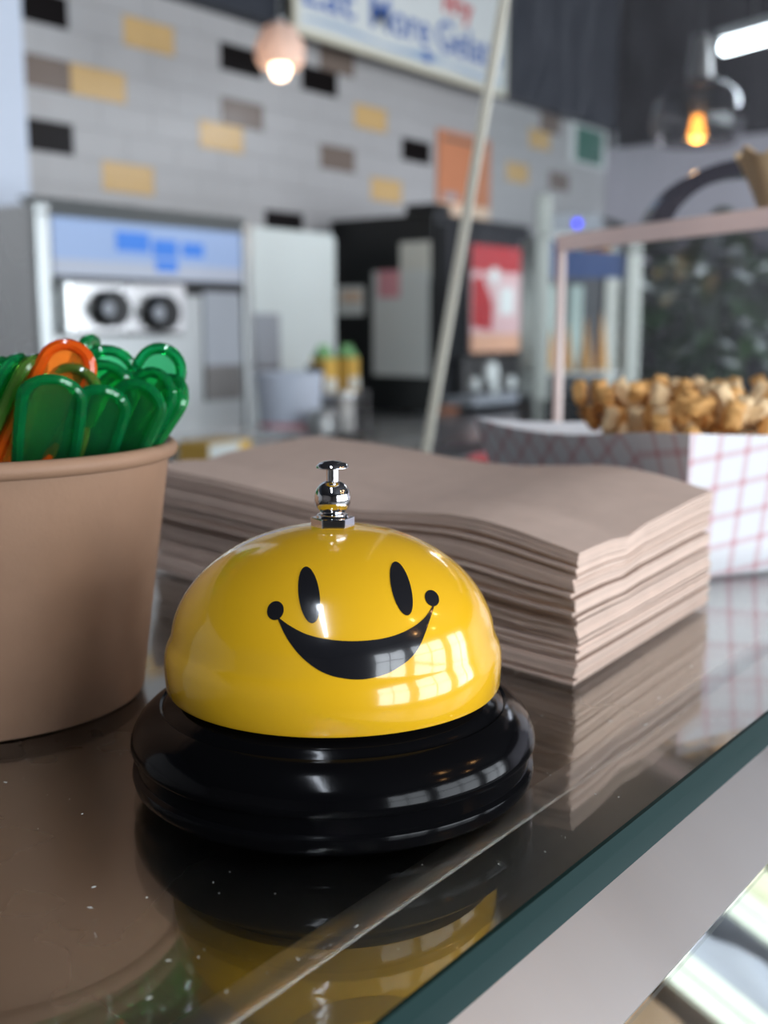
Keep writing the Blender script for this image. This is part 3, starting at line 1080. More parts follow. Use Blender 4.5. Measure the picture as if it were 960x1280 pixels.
# smoked arch standing on the riser
ac = on_riser(932, 0.745)
ad = Vector((rt[0], rt[1], 0))
adn = Vector((ad.y, -ad.x, 0))
arch = B()
vs, fs = [], []
na = 28
for i in range(na + 1):
    a = math.pi * i / na
    for rr_, dd in ((0.052, -0.014), (0.052, 0.014), (0.042, 0.014), (0.042, -0.014)):
        p = ac + ad * (rr_ * math.cos(a) * 1.38) + adn * dd
        vs.append((p.x, p.y, ZT + 0.0072 + rr_ * math.sin(a)))
for i in range(na):
    for k in range(4):
        fs.append((i * 4 + k, i * 4 + (k + 1) % 4, i * 4 + 4 + (k + 1) % 4, i * 4 + 4 + k))
fs += [(0, 1, 2, 3), (na * 4 + 3, na * 4 + 2, na * 4 + 1, na * 4)]
arch.add(vs, fs)
tag(arch.build('arched_band', M['smoked'], smooth=True), 'smoky grey arched band standing on the acrylic riser', 'arch')

# waffle bowl on the riser
wb = on_riser(984, 0.61)
bowl = thing('waffle_bowl', 'golden waffle bowl standing on the acrylic riser', 'waffle', (wb.x, wb.y, ZT + 0.0072))
pr_ = [(r__ * 0.85, z__ * 0.95) for r__, z__ in ((0.004, 0.0002), (0.018, 0.0004), (0.022, 0.010), (0.028, 0.024), (0.036, 0.038), (0.033, 0.038), (0.025, 0.024), (0.019, 0.011), (0.002, 0.004))]
wbm = B()
seg = 48
vs, fs = [], []
for k in range(seg):
    a = 2 * math.pi * k / seg
    for r_, z_ in pr_:
        g_ = 1 + 0.05 * math.sin(8 * a) * z_ / 0.038 + 0.02 * math.sin(24 * a)
        vs.append((wb.x + r_ * g_ * math.cos(a), wb.y + r_ * g_ * math.sin(a), ZT + 0.0072 + z_ * (1 + 0.08 * math.sin(8 * a + 1))))
n_ = len(pr_)
for k in range(seg):
    for i in range(n_ - 1):
        a, b_ = k * n_ + i, ((k + 1) % seg) * n_ + i
        fs.append((a, b_, b_ + 1, a + 1))
wbm.add(vs, fs).build('bowl_shell', M['waffle_pale'], bowl, smooth=True)

# ================================================================== rear counters
BZ = -0.17
rc = thing('rear_counter', 'stainless rear worktop along the tiled wall', 'counter', (3.0, 1.97, FLOOR))
B().box(0.6, XR - 0.01, 1.45, 2.49, BZ - 0.03, BZ).build('worktop', M['steel'], rc, bevel=0.003)
B().box(0.65, XR - 0.02, 1.50, 2.48, FLOOR, BZ - 0.03).build('cabinet_body', M['darksteel'], rc)
sc = thing('return_counter', 'steel return worktop carrying the plant beside the display cabinet', 'counter', (3.6, 1.0, FLOOR))
B().box(1.85, XR - 0.01, 0.62, 1.449, BZ - 0.03, BZ).build('worktop', M['darkworktop'], sc, bevel=0.003)
B().box(1.90, XR - 0.02, 0.66, 1.449, FLOOR, BZ - 0.03).build('cabinet_body', M['darksteel'], sc)


def rect(x0, y0, x1, y1, Y):
    a, b_ = aty(x0, (y0 + y1) / 2, Y), aty(x1, (y0 + y1) / 2, Y)
    xm = (x0 + x1) / 2
    t, u = aty(xm, y0, Y), aty(xm, y1, Y)
    return a[0], b_[0], u[2], t[2]      # X0, X1, Z0, Z1


def disc(b, px, py, Y, rpx, depth):
    c = aty(px, py, Y)
    d = (c - CP) @ fw
    r = rpx * d / F
    b.lathe([(0.0001, depth), (r * 0.92, depth), (r, depth * 0.8), (r, 0), (0.0001, 0)], 28, (c[0], c[1], c[2]), axis='y')
    return b


# ------------------------------------------------------------------ soft serve machine
YF = 1.75
sx0, sx1 = 1.262, 1.815
ss = thing('soft_serve_machine', 'stainless soft serve machine with blue header and two dispensing knobs', 'ice cream machine', ((sx0 + sx1) / 2, 2.0, BZ))
B().box(sx0, sx1, YF + 0.012, 2.27, BZ + 0.03, 0.318).build('body', M['steel'], ss, bevel=0.006)
for x in (sx0 + 0.05, sx1 - 0.05):
    for y in (YF + 0.07, 2.21):
        B().lathe([(0.0001, 0), (0.02, 0), (0.016, 0.03), (0.0001, 0.03)], 16, (x, y, BZ)).build('foot', M['blackplastic'], ss)
for xa, xb in ((sx0, sx0 + 0.030), (sx1 - 0.024, sx1)):
    B().box(xa, xb, YF - 0.006, YF + 0.012, BZ + 0.03, 0.318).build('frame_stile', M['steel_white'], ss, bevel=0.003)
B().prism([(YF - 0.010, 0.297), (YF + 0.012, 0.297), (YF + 0.05, 0.332), (YF + 0.014, 0.332)], 0, sx0 + 0.002, sx1 - 0.002).build('top_rail', M['steel_white'], ss, bevel=0.002, label='bright sloping top rail')
hx0, hx1 = sx0 + 0.036, sx1 - 0.03
hd = B().box(hx0, hx1, YF - 0.002, YF + 0.014, 0.192, 0.297).build('header_panel', M['header'], ss, label='pale blue header')
B().box(hx0, hx1, YF - 0.0028, YF - 0.0018, 0.192, 0.222).build('pale_band', M['headerpale'], hd)
for (a, b_, z0, z1) in ((0.30, 0.47, 0.243, 0.280), (0.49, 0.62, 0.236, 0.270), (0.65, 0.77, 0.240, 0.268), (0.50, 0.62, 0.208, 0.230)):
    B().box(hx0 + a * (hx1 - hx0), hx0 + b_ * (hx1 - hx0), YF - 0.0034, YF - 0.0020, z0, z1).build('blue_print', M['headerblue'], hd)
B().box(hx0, hx1, YF - 0.001, YF + 0.013, 0.162, 0.192).build('dark_slot', M['blackplastic'], ss)
B().box(hx0, hx1, YF + 0.002, YF + 0.013, BZ + 0.04, 0.162).build('front_panel', M['steel_white'], ss)
fx0, fx1, fz0, fz1 = rect(82, 352, 231, 420, YF - 0.03)
fp = B().box(fx0, fx1, YF - 0.036, YF + 0.003, fz0, fz1).build('dispensing_head', M['steel'], ss, bevel=0.008)
for px, py in ((134, 386), (197, 391)):
    k = disc(B(), px, py, YF - 0.036, 23, 0.030).build('knob', M['blackplastic'], ss, smooth=True)
    disc(B(), px, py, YF - 0.065, 9, 0.006).build('knob_cap', M['greyplastic'], k, smooth=True)
B().box(sx0 + 0.20, sx1 - 0.01, YF - 0.16, YF + 0.005, BZ + 0.030, BZ + 0.048).build('drip_tray', M['steel'], ss, bevel=0.003)
gx0, gx1, gz0, gz1 = rect(255, 365, 300, 500, YF)
B().box(gx0, gx1, YF - 0.003, YF + 0.004, gz0, gz1).build('grey_strip', M['greyplastic'], ss)  # plain grey strip down the right of the front panel
B().box(gx0, gx1, YF - 0.004, YF + 0.002, gz0, gz0 + 0.075).build('dark_patch', M['darksteel'], ss)  # darker rectangle at the foot of the grey strip

# ------------------------------------------------------------------ white cabinet beside it
x0, x1, z0, z1 = rect(322, 300, 418, 560, 2.22)
wc = thing('white_cabinet', 'plain white upright cabinet between the soft serve machine and black dispenser', 'cabinet', ((x0 + x1) / 2, 2.3, BZ))
x0 = 1.90
B().box(x0, x1, 2.22, 2.48, BZ, 0.375).build('body', M['whiteplastic'], wc, bevel=0.006)
dr_ = B().box(x0 + 0.01, x1 - 0.01, 2.205, 2.222, BZ + 0.02, 0.36).build('door', M['whiteplastic'], wc, bevel=0.004)
B().box(x0 + 0.03, x0 + 0.045, 2.19, 2.207, 0.02, 0.20).build('handle', M['steel'], dr_)

# ------------------------------------------------------------------ black drinks dispenser
x0, x1, z0, z1 = rect(545, 275, 664, 520, 1.98)
bd = thing('drinks_dispenser', 'tall black drinks dispenser with a red graphic and notices taped to it', 'drinks machine', ((x0 + x1) / 2, 2.2, BZ))
ztop = 0.44
B().box(x0, x1, 1.99, 2.40, BZ, ztop).build('body', M['blackplastic'], bd, bevel=0.008)
B().box(x0 + 0.02, x1 - 0.02, 1.968, 1.992, 0.0, ztop - 0.03).build('door', M['blackplastic'], bd, bevel=0.006)
a0, a1, c0_, c1_ = rect(588, 308, 650, 440, 1.965)
gr = B().box(a0, a1, 1.962, 1.970, c0_, c1_).build('graphic_panel', M['pinkgraphic'], bd)
w_, h_ = a1 - a0, c1_ - c0_
B().box(a0, a1, 1.9605, 1.9625, c1_ - 0.24 * h_, c1_).build('red_band', M['redgraphic'], gr)
B().prism([(a0 + 0.02 * w_, c0_ + 0.25 * h_), (a0 + 0.40 * w_, c0_ + 0.20 * h_), (a0 + 0.42 * w_, c0_ + 0.45 * h_), (a0 + 0.2 * w_, c0_ + 0.72 * h_), (a0 + 0.02 * w_, c0_ + 0.68 * h_)], 1, 1.9602, 1.9622).build('red_shape', M['redgraphic'], gr)
B().box(a0, a1, 1.9604, 1.9624, c0_, c0_ + 0.17 * h_).build('peach_band', M['peachgraphic'], gr)
disc(B(), 618, 345, 1.961, 11, 0.003).build('white_spot', M['paper'], gr, smooth=True)
B().box(a0 + 0.55 * w_, a0 + 0.85 * w_, 1.9600, 1.9622, c0_ + 0.36 * h_, c0_ + 0.62 * h_).build('white_print', M['paper'], gr)
b0, b1, d0_, d1_ = rect(578, 446, 650, 492, 1.955)
pn = B().box(b0, b1, 1.945, 1.970, d0_, d1_).build('button_panel', M['greyplastic'], bd, bevel=0.004)
pn.data.materials[0] = M['darksteel']
for px, py, r_ in ((613, 466, 14), (592, 480, 8), (616, 484, 8), (637, 478, 8)):
    disc(B(), px, py, 1.945, r_, 0.012).build('button', M['paper'], pn, smooth=True)
B().box(x0 + 0.03, x1 - 0.03, 1.86, 1.97, BZ + 0.03, BZ + 0.055).build('cup_shelf', M['greyplastic'], bd, bevel=0.003)
cb = aty(560, 528, 1.955)
B().box(cb[0], cb[0] + 0.09, 1.975, 1.992, BZ + 0.003, BZ + 0.027).build('orange_sticker', M['posterorange'], bd)
B().box(x0 + 0.005, x0 + 0.09, 1.990, 2.10, ztop, ztop + 0.03).build('top_lid', M['blackplastic'], bd)


# notices hang on the side face (plane X = x0)
def atx(x, y, X):
    r = ray(x, y)
    return CP + r * X / r[0]


def side_sheet(name, px0, py0, px1, py1, m, lab, dx, bend=0.0):
    a, b_ = atx(px0, (py0 + py1) / 2, x0 - dx), atx(px1, (py0 + py1) / 2, x0 - dx)
    t, u = atx((px0 + px1) / 2, py0, x0 - dx), atx((px0 + px1) / 2, py1, x0 - dx)
    ya, yb = max(a[1], b_[1]), min(a[1], b_[1])
    bb = B()
    n = 8
    vs, fs = [], []
    for i in range(n + 1):
        y = ya + (yb - ya) * i / n
        xo = x0 - dx - bend * (i / n) ** 2
        vs += [(xo, y, u[2]), (xo, y, t[2]), (xo + 0.0008, y, u[2]), (xo + 0.0008, y, t[2])]
    for i in range(n):
        p, q = i * 4, i * 4 + 4
        fs += [(p, p + 1, q + 1, q), (p + 2, q + 2, q + 3, p + 3), (p + 1, p + 3, q + 3, q + 1), (p, q, q + 2, p + 2)]
    fs += [(0, 2, 3, 1), (n * 4, n * 4 + 1, n * 4 + 3, n * 4 + 2)]
    o = bb.add(vs, fs).build(name, m)
    return tag(o, lab, 'notice', 'notices taped to the black dispenser')


side_sheet('paper_notice', 466, 338, 541, 470, M['paper'], 'large white paper notice taped to the side of the black dispenser', 0.004, 0.02)
side_sheet('paper_notice', 500, 302, 538, 350, M['cream'], 'small pale notice above the large one on the dispenser', 0.003)
side_sheet('round_sticker', 473, 338, 502, 372, M['pinkpaper'], 'pink sticker on the corner of the large white notice', 0.0085)
side_sheet('paper_notice', 422, 358, 455, 394, M['paper'], 'small white label with peach print on the dispenser side', 0.003)
side_sheet('label_print', 427, 364, 451, 378, M['posterpale'], 'peach printed strip on the small white label', 0.0045)

# ------------------------------------------------------------------ poster, sign, framed picture on the wall
x0p, x1p, z0p, z1p = rect(547, 168, 612, 288, 2.488)
po = thing('wall_poster', 'orange poster with pale foot taped over the wall tiles', 'poster', ((x0p + x1p) / 2, 2.49, z0p))
B().box(x0p, x1p, 2.486, 2.4942, z0p, z1p).build('sheet', M['posterorange'], po)
B().box(x0p + 0.004, x1p - 0.004, 2.4845, 2.4862, z0p + 0.003, z0p + 0.27 * (z1p - z0p)).build('pale_foot', M['posterpale'], po)  # paler peach tone over the lower part of the sheet
B().box(x0p + 0.10 * (x1p - x0p), x0p + 0.36 * (x1p - x0p), 2.4843, 2.4862, z0p + 0.30 * (z1p - z0p), z0p + 0.37 * (z1p - z0p)).build('grey_print', M['greyplastic'], po)
B().box(x0p + 0.1 * (x1p - x0p), x1p - 0.1 * (x1p - x0p), 2.4843, 2.4862, z1p - 0.10 * (z1p - z0p), z1p - 0.06 * (z1p - z0p)).build('headline_print', M['taupe_tile'], po)

YS = 2.36
sa, sb = aty(368, 30, YS), aty(634, 110, YS)
szb = 0.5 * (aty(380, 42, YS)[2] + aty(625, 120, YS)[2])
sg = thing('hanging_sign', 'white sign board with big blue lettering hung against the dark soffit', 'sign', ((sa[0] + sb[0]) / 2, YS, szb))
sW = sb[0] - sa[0]
sH = 0.42
B().box(sa[0], sb[0], YS, YS + 0.02, szb, szb + sH).build('board', M['signborder'], sg, bevel=0.006)
B().box(sa[0] + 0.018, sb[0] - 0.018, YS - 0.002, YS + 0.004, szb + 0.020, szb + sH - 0.018).build('white_face', M['signwhite'], sg)
for px in (0.2, 0.8):
    B().box(sa[0] + px * sW - 0.01, sa[0] + px * sW + 0.01, YS + 0.018, 2.432, szb + 0.20, szb + 0.24).build('bracket', M['darksteel'], sg)
# scroll ornament under the lettering
sc_ = B()
n = 40
vs, fs = [], []
for i in range(n + 1):
    t = i / n
    x = sa[0] + 0.04 + t * (sW - 0.08)
    w = 0.006 + 0.010 * abs(math.sin(t * math.pi * 3)) + 0.022 * math.exp(-((t - 0.56) / 0.06) ** 2)
    zc_ = szb + 0.048 + 0.006 * math.sin(t * math.pi * 4)
    vs += [(x, YS - 0.0035, zc_ - w / 2), (x, YS - 0.0035, zc_ + w / 2), (x, YS - 0.0015, zc_ - w / 2), (x, YS - 0.0015, zc_ + w / 2)]
for i in range(n):
    p, q = i * 4, i * 4 + 4
    fs += [(p, q, q + 1, p + 1), (p + 2, p + 3, q + 3, q + 2), (p + 1, q + 1, q + 3, p + 3), (p, p + 2, q + 2, q)]
sc_.add(vs, fs).build('scroll_ornament', M['signpale'], sg)
B().add(*[([(sa[0] + 0.56 * sW + 0.035 * math.cos(k * math.pi / 4) * (1 if k % 2 else 0.55), YS - 0.004 + 0.002 * t, szb + 0.052 + 0.020 * math.sin(k * math.pi / 4)) for t in (0, 1) for k in range(8)]),
        [tuple(range(8)), tuple(range(8, 16))] + [(i, (i + 1) % 8, 8 + (i + 1) % 8, 8 + i) for i in range(8)]]).build('scroll_knot', M['blueprint'], sg)


def put_text(txt, size, x, z, m, parent, width=None, bold=0.004):
    me = text_mesh(txt, size, 0.001, bold)
    xs_ = [v.co.x for v in me.vertices]
    sx = 1.0 if width is None else width / (max(xs_) - min(xs_))
    for v in me.vertices:
        X, Z = (v.co.x - min(xs_)) * sx, v.co.y
        v.co = (x + X - parent.location.x, YS - 0.0035 - v.co.z - parent.location.y, z + Z - parent.location.z)
    me.materials.clear()
    me.materials.append(m)
    return link('lettering', me, parent)


put_text('Eat', 0.15, sa[0] + 0.04, szb + 0.088, M['blueprint'], sg, 0.20 * sW, 0.001)
put_text('More', 0.15, sa[0] + 0.30 * sW, szb + 0.088, M['blueprint'], sg, 0.27 * sW, 0.001)
put_text('Gelato', 0.15, sa[0] + 0.61 * sW, szb + 0.088, M['blueprint'], sg, 0.34 * sW, 0.001)
put_text('Hey', 0.10, sa[0] + 0.64 * sW, szb + 0.225, M['redprint'], sg, 0.15 * sW)

x0f, x1f, z0f, z1f = rect(712, 158, 757, 208, 2.487)
fp_ = thing('framed_picture', 'small dark green picture in a white frame on the wall corner', 'picture', ((x0f + x1f) / 2, 2.49, z0f))
B().box(x0f, x1f, 2.480, 2.4943, z0f, z1f).build('frame', M['signwhite'], fp_, bevel=0.002)
B().box(x0f + 0.045, x1f - 0.05, 2.477, 2.482, z0f + 0.012, z1f - 0.012).build('picture_print', M['frametree'], fp_)

# ------------------------------------------------------------------ small things on the rear counter
def cyl(name, label, cat, px, Y, prof, m, parts=(), group=None):
    p = aty(px, 560, Y)
    r = thing(name, label, cat, (p[0], Y, BZ), group)
    B().lathe(prof, 36, (p[0], Y, BZ)).build('body', m, r, smooth=True)
    for nm, pf, mm in parts:
        B().lathe(pf, 36, (p[0], Y, BZ)).build(nm, mm, r, smooth=True)
    return r


cyl('white_bucket', 'white plastic tub beside the soft serve machine', 'tub', 362, 1.85, [(0.0001, 0.001), (0.070, 0.001), (0.085, 0.16), (0.081, 0.16), (0.066, 0.006), (0.0001, 0.006)], M['bluewhite'],
    [('red_band', [(0.0712, 0.012), (0.0740, 0.040), (0.0745, 0.040), (0.0718, 0.011)], M['pinkpaper'])])
cyl('round_lid_jar', 'small round white jar beside the white tub', 'jar', 403, 1.72, [(0.0001, 0.001), (0.030, 0.001), (0.040, 0.025), (0.040, 0.05), (0.028, 0.075), (0.0001, 0.078)], M['steel_white'])
cyl('grey_canister', 'grey brown metal canister below the green cartons', 'canister', 426, 1.78, [(0.0001, 0.001), (0.046, 0.001), (0.048, 0.10), (0.044, 0.108), (0.0001, 0.110)], M['darksteel'],
    [('lid', [(0.049, 0.100), (0.049, 0.110), (0.0001, 0.114)], M['steel'])])
cyl('dark_dome_lid', 'dark domed lid lying on the rear worktop behind the bell', 'lid', 428, 1.52, [(0.0001, 0.001), (0.050, 0.001), (0.050, 0.012), (0.042, 0.032), (0.020, 0.044), (0.0001, 0.046)], M['blackplastic'])


def carton(px, Y, label, zoff, h, m2):
    p = aty(px, 500, Y)
    w = 0.042
    r = thing('drink_carton', label, 'carton', (p[0], Y + w / 2, zoff), 'cartons by the black dispenser')
    x_, y_ = p[0], Y
    B().box(x_ - w / 2, x_ + w / 2, y_, y_ + w * 1.2, zoff, zoff + h * 0.72).build('carton_body', m2, r, bevel=0.002)
    B().prism([(y_, zoff + h * 0.72), (y_ + w * 1.2, zoff + h * 0.72), (y_ + w * 0.64, zoff + h * 0.94), (y_ + w * 0.64, zoff + h), (y_ + w * 0.56, zoff + h), (y_ + w * 0.56, zoff + h * 0.94)], 0, x_ - w / 2, x_ + w / 2).build('gable_top', M['greencard'], r)
    B().box(x_ - w / 2 - 0.0008, x_ + w / 2 + 0.0008, y_ - 0.001, y_ + 0.002, zoff + h * 0.05, zoff + h * 0.30).build('white_band', M['cream'], r)
    return r


sh = thing('carton_rack', 'small dark rack lifting the cartons beside the black dispenser', 'rack', (aty(428, 500, 1.94)[0], 1.95, BZ))
xm = sh.location.x
B().box(xm - 0.075, xm + 0.075, 1.905, 2.0, BZ + 0.088, BZ + 0.096).build('shelf', M['darksteel'], sh)
for dx in (-0.07, 0.07):
    for dy in (1.91, 1.99):
        B().box(xm + dx - 0.004, xm + dx + 0.004, dy - 0.004, dy + 0.004, BZ, BZ + 0.088).build('post', M['darksteel'], sh)
carton(414, 1.92, 'yellow and green carton with a gable top near the white cabinet', BZ + 0.0965, 0.125, M['yellowcard'])
carton(443, 1.92, 'yellow and green carton touching the black dispenser', BZ + 0.0965, 0.125, M['yellowcard'])
p = aty(393, 466, 1.94)
bb = thing('black_box', 'tiny black box beside the yellow cartons', 'box', (p[0], 1.93, BZ + 0.09))
B().box(p[0] - 0.022, p[0] + 0.012, 1.92, 1.95, BZ + 0.0965, BZ + 0.17).build('body', M['blackplastic'], bb, bevel=0.003)
B().box(p[0] - 0.018, p[0] + 0.008, 1.9185, 1.921, BZ + 0.10, BZ + 0.165).build('face', M['blackplastic'], bb)

p = aty(288, 575, 1.46)
bx_ = thing('card_box', 'yellow and white card box at the foot of the soft serve machine', 'box', (p[0], 1.50, BZ))
B().box(p[0] - 0.055, p[0] + 0.055, 1.46, 1.54, BZ, BZ + 0.062).build('carton', M['yellowcard'], bx_, bevel=0.002)
B().prism([(p[0] - 0.053, BZ + 0.060), (p[0] - 0.053, BZ + 0.018), (p[0] + 0.01, BZ + 0.030), (p[0] + 0.03, BZ + 0.060)], 1, 1.4585, 1.4605).build('white_print', M['paper'], bx_)
p = aty(375, 582, 1.47)
tag(B().lathe([(0.0001, 0.0005), (0.026, 0.0005), (0.034, 0.018), (0.031, 0.018), (0.024, 0.004), (0.0001, 0.004)], 32, (p[0], 1.49, BZ)).build('white_dish', M['cream'], smooth=True), 'small white dish in front of the white tub', 'dish')
p = aty(335, 430, 2.19)
gd = thing('towel_dispenser', 'grey towel dispenser fixed to the white cabinet door', 'dispenser', (p[0], 2.19, 0.0))
q0, q1, q2, q3 = rect(318, 392, 351, 470, 2.16)
B().box(q0, q1, 2.16, 2.2052, q2, q3).build('housing', M['greyplastic'], gd, bevel=0.006)
B().box(q0 + 0.01, q1 - 0.01, 2.156, 2.162, q2 + 0.005, q2 + 0.03).build('slot', M['darksteel'], gd)

# ------------------------------------------------------------------ display cabinet with steel posts
DT = 2.25
tl_, tr_ = Vector(atd(676, 400, DT)), Vector(atd(789, 400, DT))
wT = (tr_ - tl_).length
dc = thing('display_tower', 'narrow steel framed display tower with a dark blue header', 'cabinet', (tl_.x, tl_.y, BZ))
dc.rotation_euler = (0, 0, math.atan2(tr_.y - tl_.y, tr_.x - tl_.x))
O0 = (0, 0, 0)
hT = atd(740, 300, DT)[2] - BZ
hP = atd(676, 246, DT)[2] - BZ
zl = lambda py: atd(740, py, DT)[2] - BZ
dp = 0.22
for x in (0, wT):
    for y in (0, dp):
        B().box(x - 0.015, x + 0.015, y - 0.012, y + 0.012, 0, hP if (x == 0 and y == 0) else hT).build('post', M['postmetal'], dc, off=O0, bevel=0.003)
B().box(-0.015, wT + 0.015, -0.012, dp + 0.012, hT, hT + 0.012).build('top', M['steel'], dc, off=O0)
B().box(0.015, wT - 0.015, -0.004, 0.008, zl(348), hT - 0.002).build('header_panel', M['bluepanel'], dc, off=O0)
B().box(0.0, wT, dp - 0.002, dp + 0.008, 0, hT).build('back_panel', M['darkworktop'], dc, off=O0)
for (u0, u1) in ((0.16, 0.36), (0.50, 0.66)):
    B().box(u0 * wT, u1 * wT, dp - 0.012, dp - 0.002, zl(470), zl(352)).build('pale_panel', M['palegreen'], dc, off=O0)
B().box(0.0, wT, 0.0, dp, zl(470), zl(466)).build('shelf', M['steel'], dc, off=O0)
B().box(-0.015, wT + 0.015, -0.012, dp + 0.012, 0, zl(500)).build('base', M['blackplastic'], dc, off=O0)
rz = dc.rotation_euler.z
for i in range(4):
    lx, ly = 0.035 + i * 0.036, 0.09 + 0.012 * (i % 2)
    hz = zl(466) + 0.0125
    wp = Vector((tl_.x + lx * math.cos(rz) - ly * math.sin(rz), tl_.y + lx * math.sin(rz) + ly * math.cos(rz), BZ + hz - 0.012 + 0.020 * i * 0.0))
    c_ = thing('waffle_cone', 'waffle cone standing mouth down on the shelf of the display tower', 'waffle cone', tuple(wp), 'cones in the display tower')
    hh = 0.085 + 0.012 * i
    B().lathe([(0.001, hh), (0.007, hh * 0.6), (0.015, 0.006), (0.0135, 0.006), (0.006, hh * 0.6)], 20).build('cone_shell', M['waffle'], c_, smooth=True, off=O0)
    B().lathe([(0.0150, 0.008), (0.0168, 0.0045), (0.0160, 0.0003), (0.0135, 0.0005), (0.0135, 0.007)], 20).build('cone_lip', M['waffle_pale'], c_, smooth=True, off=O0)

led = atd(722, 279, DT)
li = thing('indicator_unit', 'small dark unit with a blue indicator light on the display tower', 'control box', (led[0], led[1], BZ + hT + 0.012))
li.rotation_euler = dc.rotation_euler
B().box(-0.05, 0.05, 0.004, 0.06, 0.0, 0.040).build('housing', M['greyplastic'], li, bevel=0.002, off=O0)
B().lathe([(0.0001, 0.004), (0.0065, 0.003), (0.008, 0), (0.0001, 0)], 20, (0, 0.004, led[2] - BZ - hT - 0.012), axis='y').build('indicator', M['ledblue'], li, smooth=True, label='glowing blue indicator', off=O0)

# ------------------------------------------------------------------ black cooler and plant beyond the riser
k0 = thing('black_cooler', 'tall black cooler behind the leafy plant', 'cooler', (4.4, 1.57, BZ))
B().box(3.90, 4.9, 1.12, 2.02, BZ, 0.33).build('body', M['blackplastic'], k0, bevel=0.01)
B().box(3.885, 3.902, 1.15, 1.99, BZ + 0.03, 0.31).build('door', M['blackplastic'], k0, bevel=0.004)
B().tube([(3.886, 1.20, -0.02), (3.866, 1.20, 0.0), (3.866, 1.20, 0.2), (3.886, 1.20, 0.22)], 0.006, 8).build('handle', M['darksteel'], k0, smooth=True)

pp = aty(885, 440, 1.08)
plant = thing('potted_plant', 'dense dark green leafy plant beyond the acrylic riser', 'plant', (pp[0], 1.08, BZ))
B().lathe([(0.0001, 0.0005), (0.07, 0.0005), (0.095, 0.12), (0.088, 0.12), (0.07, 0.10), (0.0001, 0.10)], 32, (pp[0], 1.08, BZ)).build('pot', M['pot'], plant, smooth=True)
lf = B()
vs = [(0, 0, 0), (0.018, 0.02, 0.004), (0.022, 0.045, 0.004), (0.010, 0.075, -0.004), (0, 0.088, -0.012), (-0.010, 0.075, -0.004), (-0.022, 0.045, 0.004), (-0.018, 0.02, 0.004), (0, 0.02, -0.002), (0, 0.045, -0.003), (0, 0.075, -0.008)]
lf.add(vs, [(0, 1, 8), (0, 8, 7), (1, 2, 9, 8), (7, 8, 9, 6), (2, 3, 10, 9), (6, 9, 10, 5), (3, 4, 10), (5, 10, 4)])
lme = lf.mesh('leaf', M['leaf'], True)
pr2 = random.Random(5)
for k in range(14):
    a = pr2.uniform(0, 6.28)
    h = pr2.uniform(0.22, 0.42)
    sp_ = pr2.uniform(0.05, 0.26)
    pts = [(pp[0] + sp_ * math.cos(a) * t ** 1.5, 1.08 + sp_ * 0.75 * math.sin(a) * t ** 1.5, BZ + 0.09 + h * t) for t in (0, 0.25, 0.5, 0.75, 1)]
    stem = B().tube(pts, 0.004, 6, rr=[0.005, 0.0045, 0.004, 0.003, 0.002]).build('stem', M['leaf'], plant, smooth=True)
for k in range(280):
    o = link('leaf', lme, plant)
    a, rr_, h = pr2.uniform(0, 6.28), 0.30 * math.sqrt(pr2.random()), pr2.uniform(0.10, 0.50)
    o.location = (rr_ * math.cos(a), rr_ * 0.75 * math.sin(a), h)
    o.rotation_euler = (pr2.uniform(-0.9, 0.6), pr2.uniform(-0.5, 0.5), a - math.pi / 2 + pr2.uniform(-0.8, 0.8))
    s = pr2.uniform(0.8, 1.4)
    o.scale = (s, s, s)

# ------------------------------------------------------------------ lamps
def lamp_point(name, loc, power, col, r=0.03):
    l = bpy.data.lights.new(name, 'POINT')
    l.energy, l.color, l.shadow_soft_size = power, col, r
    o = bpy.data.objects.new(name, l)
    o.location = loc
    COL.objects.link(o)
    return o


def globe_pendant(c, R_, label, amber=True, light_name='bulb_light'):
    r = thing('pendant_lamp', label, 'lamp', (c[0], c[1], c[2] - R_ * 0.55), 'glass pendant lamps')
    B().tube([(c[0], c[1], c[2] + R_ + 0.02), (c[0], c[1], CEIL)], 0.004, 8).build('cord', M['blackplastic'], r, smooth=True)
    B().lathe([(0.0001, 0.10), (0.018, 0.10), (0.024, 0.06), (0.030, 0.0), (0.0001, 0.0)], 24, (c[0], c[1], c[2] + R_ * 0.82)).build('cap', M['darksteel'], r, smooth=True)
    pf = []
    for i in range(19):
        a = math.radians(84 - 118 * i / 18)
        pf.append((R_ * math.cos(a), R_ * 0.92 * math.sin(a)))
    pf += [(p_[0] - 0.003, p_[1]) for p_ in pf[::-1]]
    B().lathe(pf, 48, tuple(c)).build('glass_shade', M['shadeglass'], r, smooth=True)
    bz = c[2] - R_ * 0.28
    B().lathe([(0.0001, -0.020), (0.013, -0.015), (0.019, 0.0), (0.014, 0.020), (0.010, 0.040), (0.0001, 0.042)], 24, (c[0], c[1], bz)).build('bulb', M['bulb' if amber else 'warmbulb'], r, smooth=True)
    B().lathe([(0.0001, 0), (0.013, 0), (0.013, 0.05), (0.0001, 0.05)], 16, (c[0], c[1], bz + 0.040)).build('socket', M['blackplastic'], r)
    B().tube([(c[0], c[1], bz + 0.085), (c[0], c[1], c[2] + R_ * 0.85)], 0.004, 8).build('stem', M['blackplastic'], r)
    if light_name:
        lamp_point(light_name, (c[0], c[1], bz - 0.05), 1.6, (1.0, 0.55, 0.22))
    return r


globe_pendant(atd(872, 150, 2.6), 0.105, 'clear glass globe pendant with a glowing amber bulb above the plant')
for i, (x, y) in enumerate(((0.55, -0.75), (1.05, -0.75), (0.55, -1.25), (1.05, -1.25))):
    globe_pendant(np.array((x, y, 0.95)), 0.10, 'clear glass globe pendant hanging over the customer side', True, 'pendant_bulb_%d_offscreen' % (i + 1))

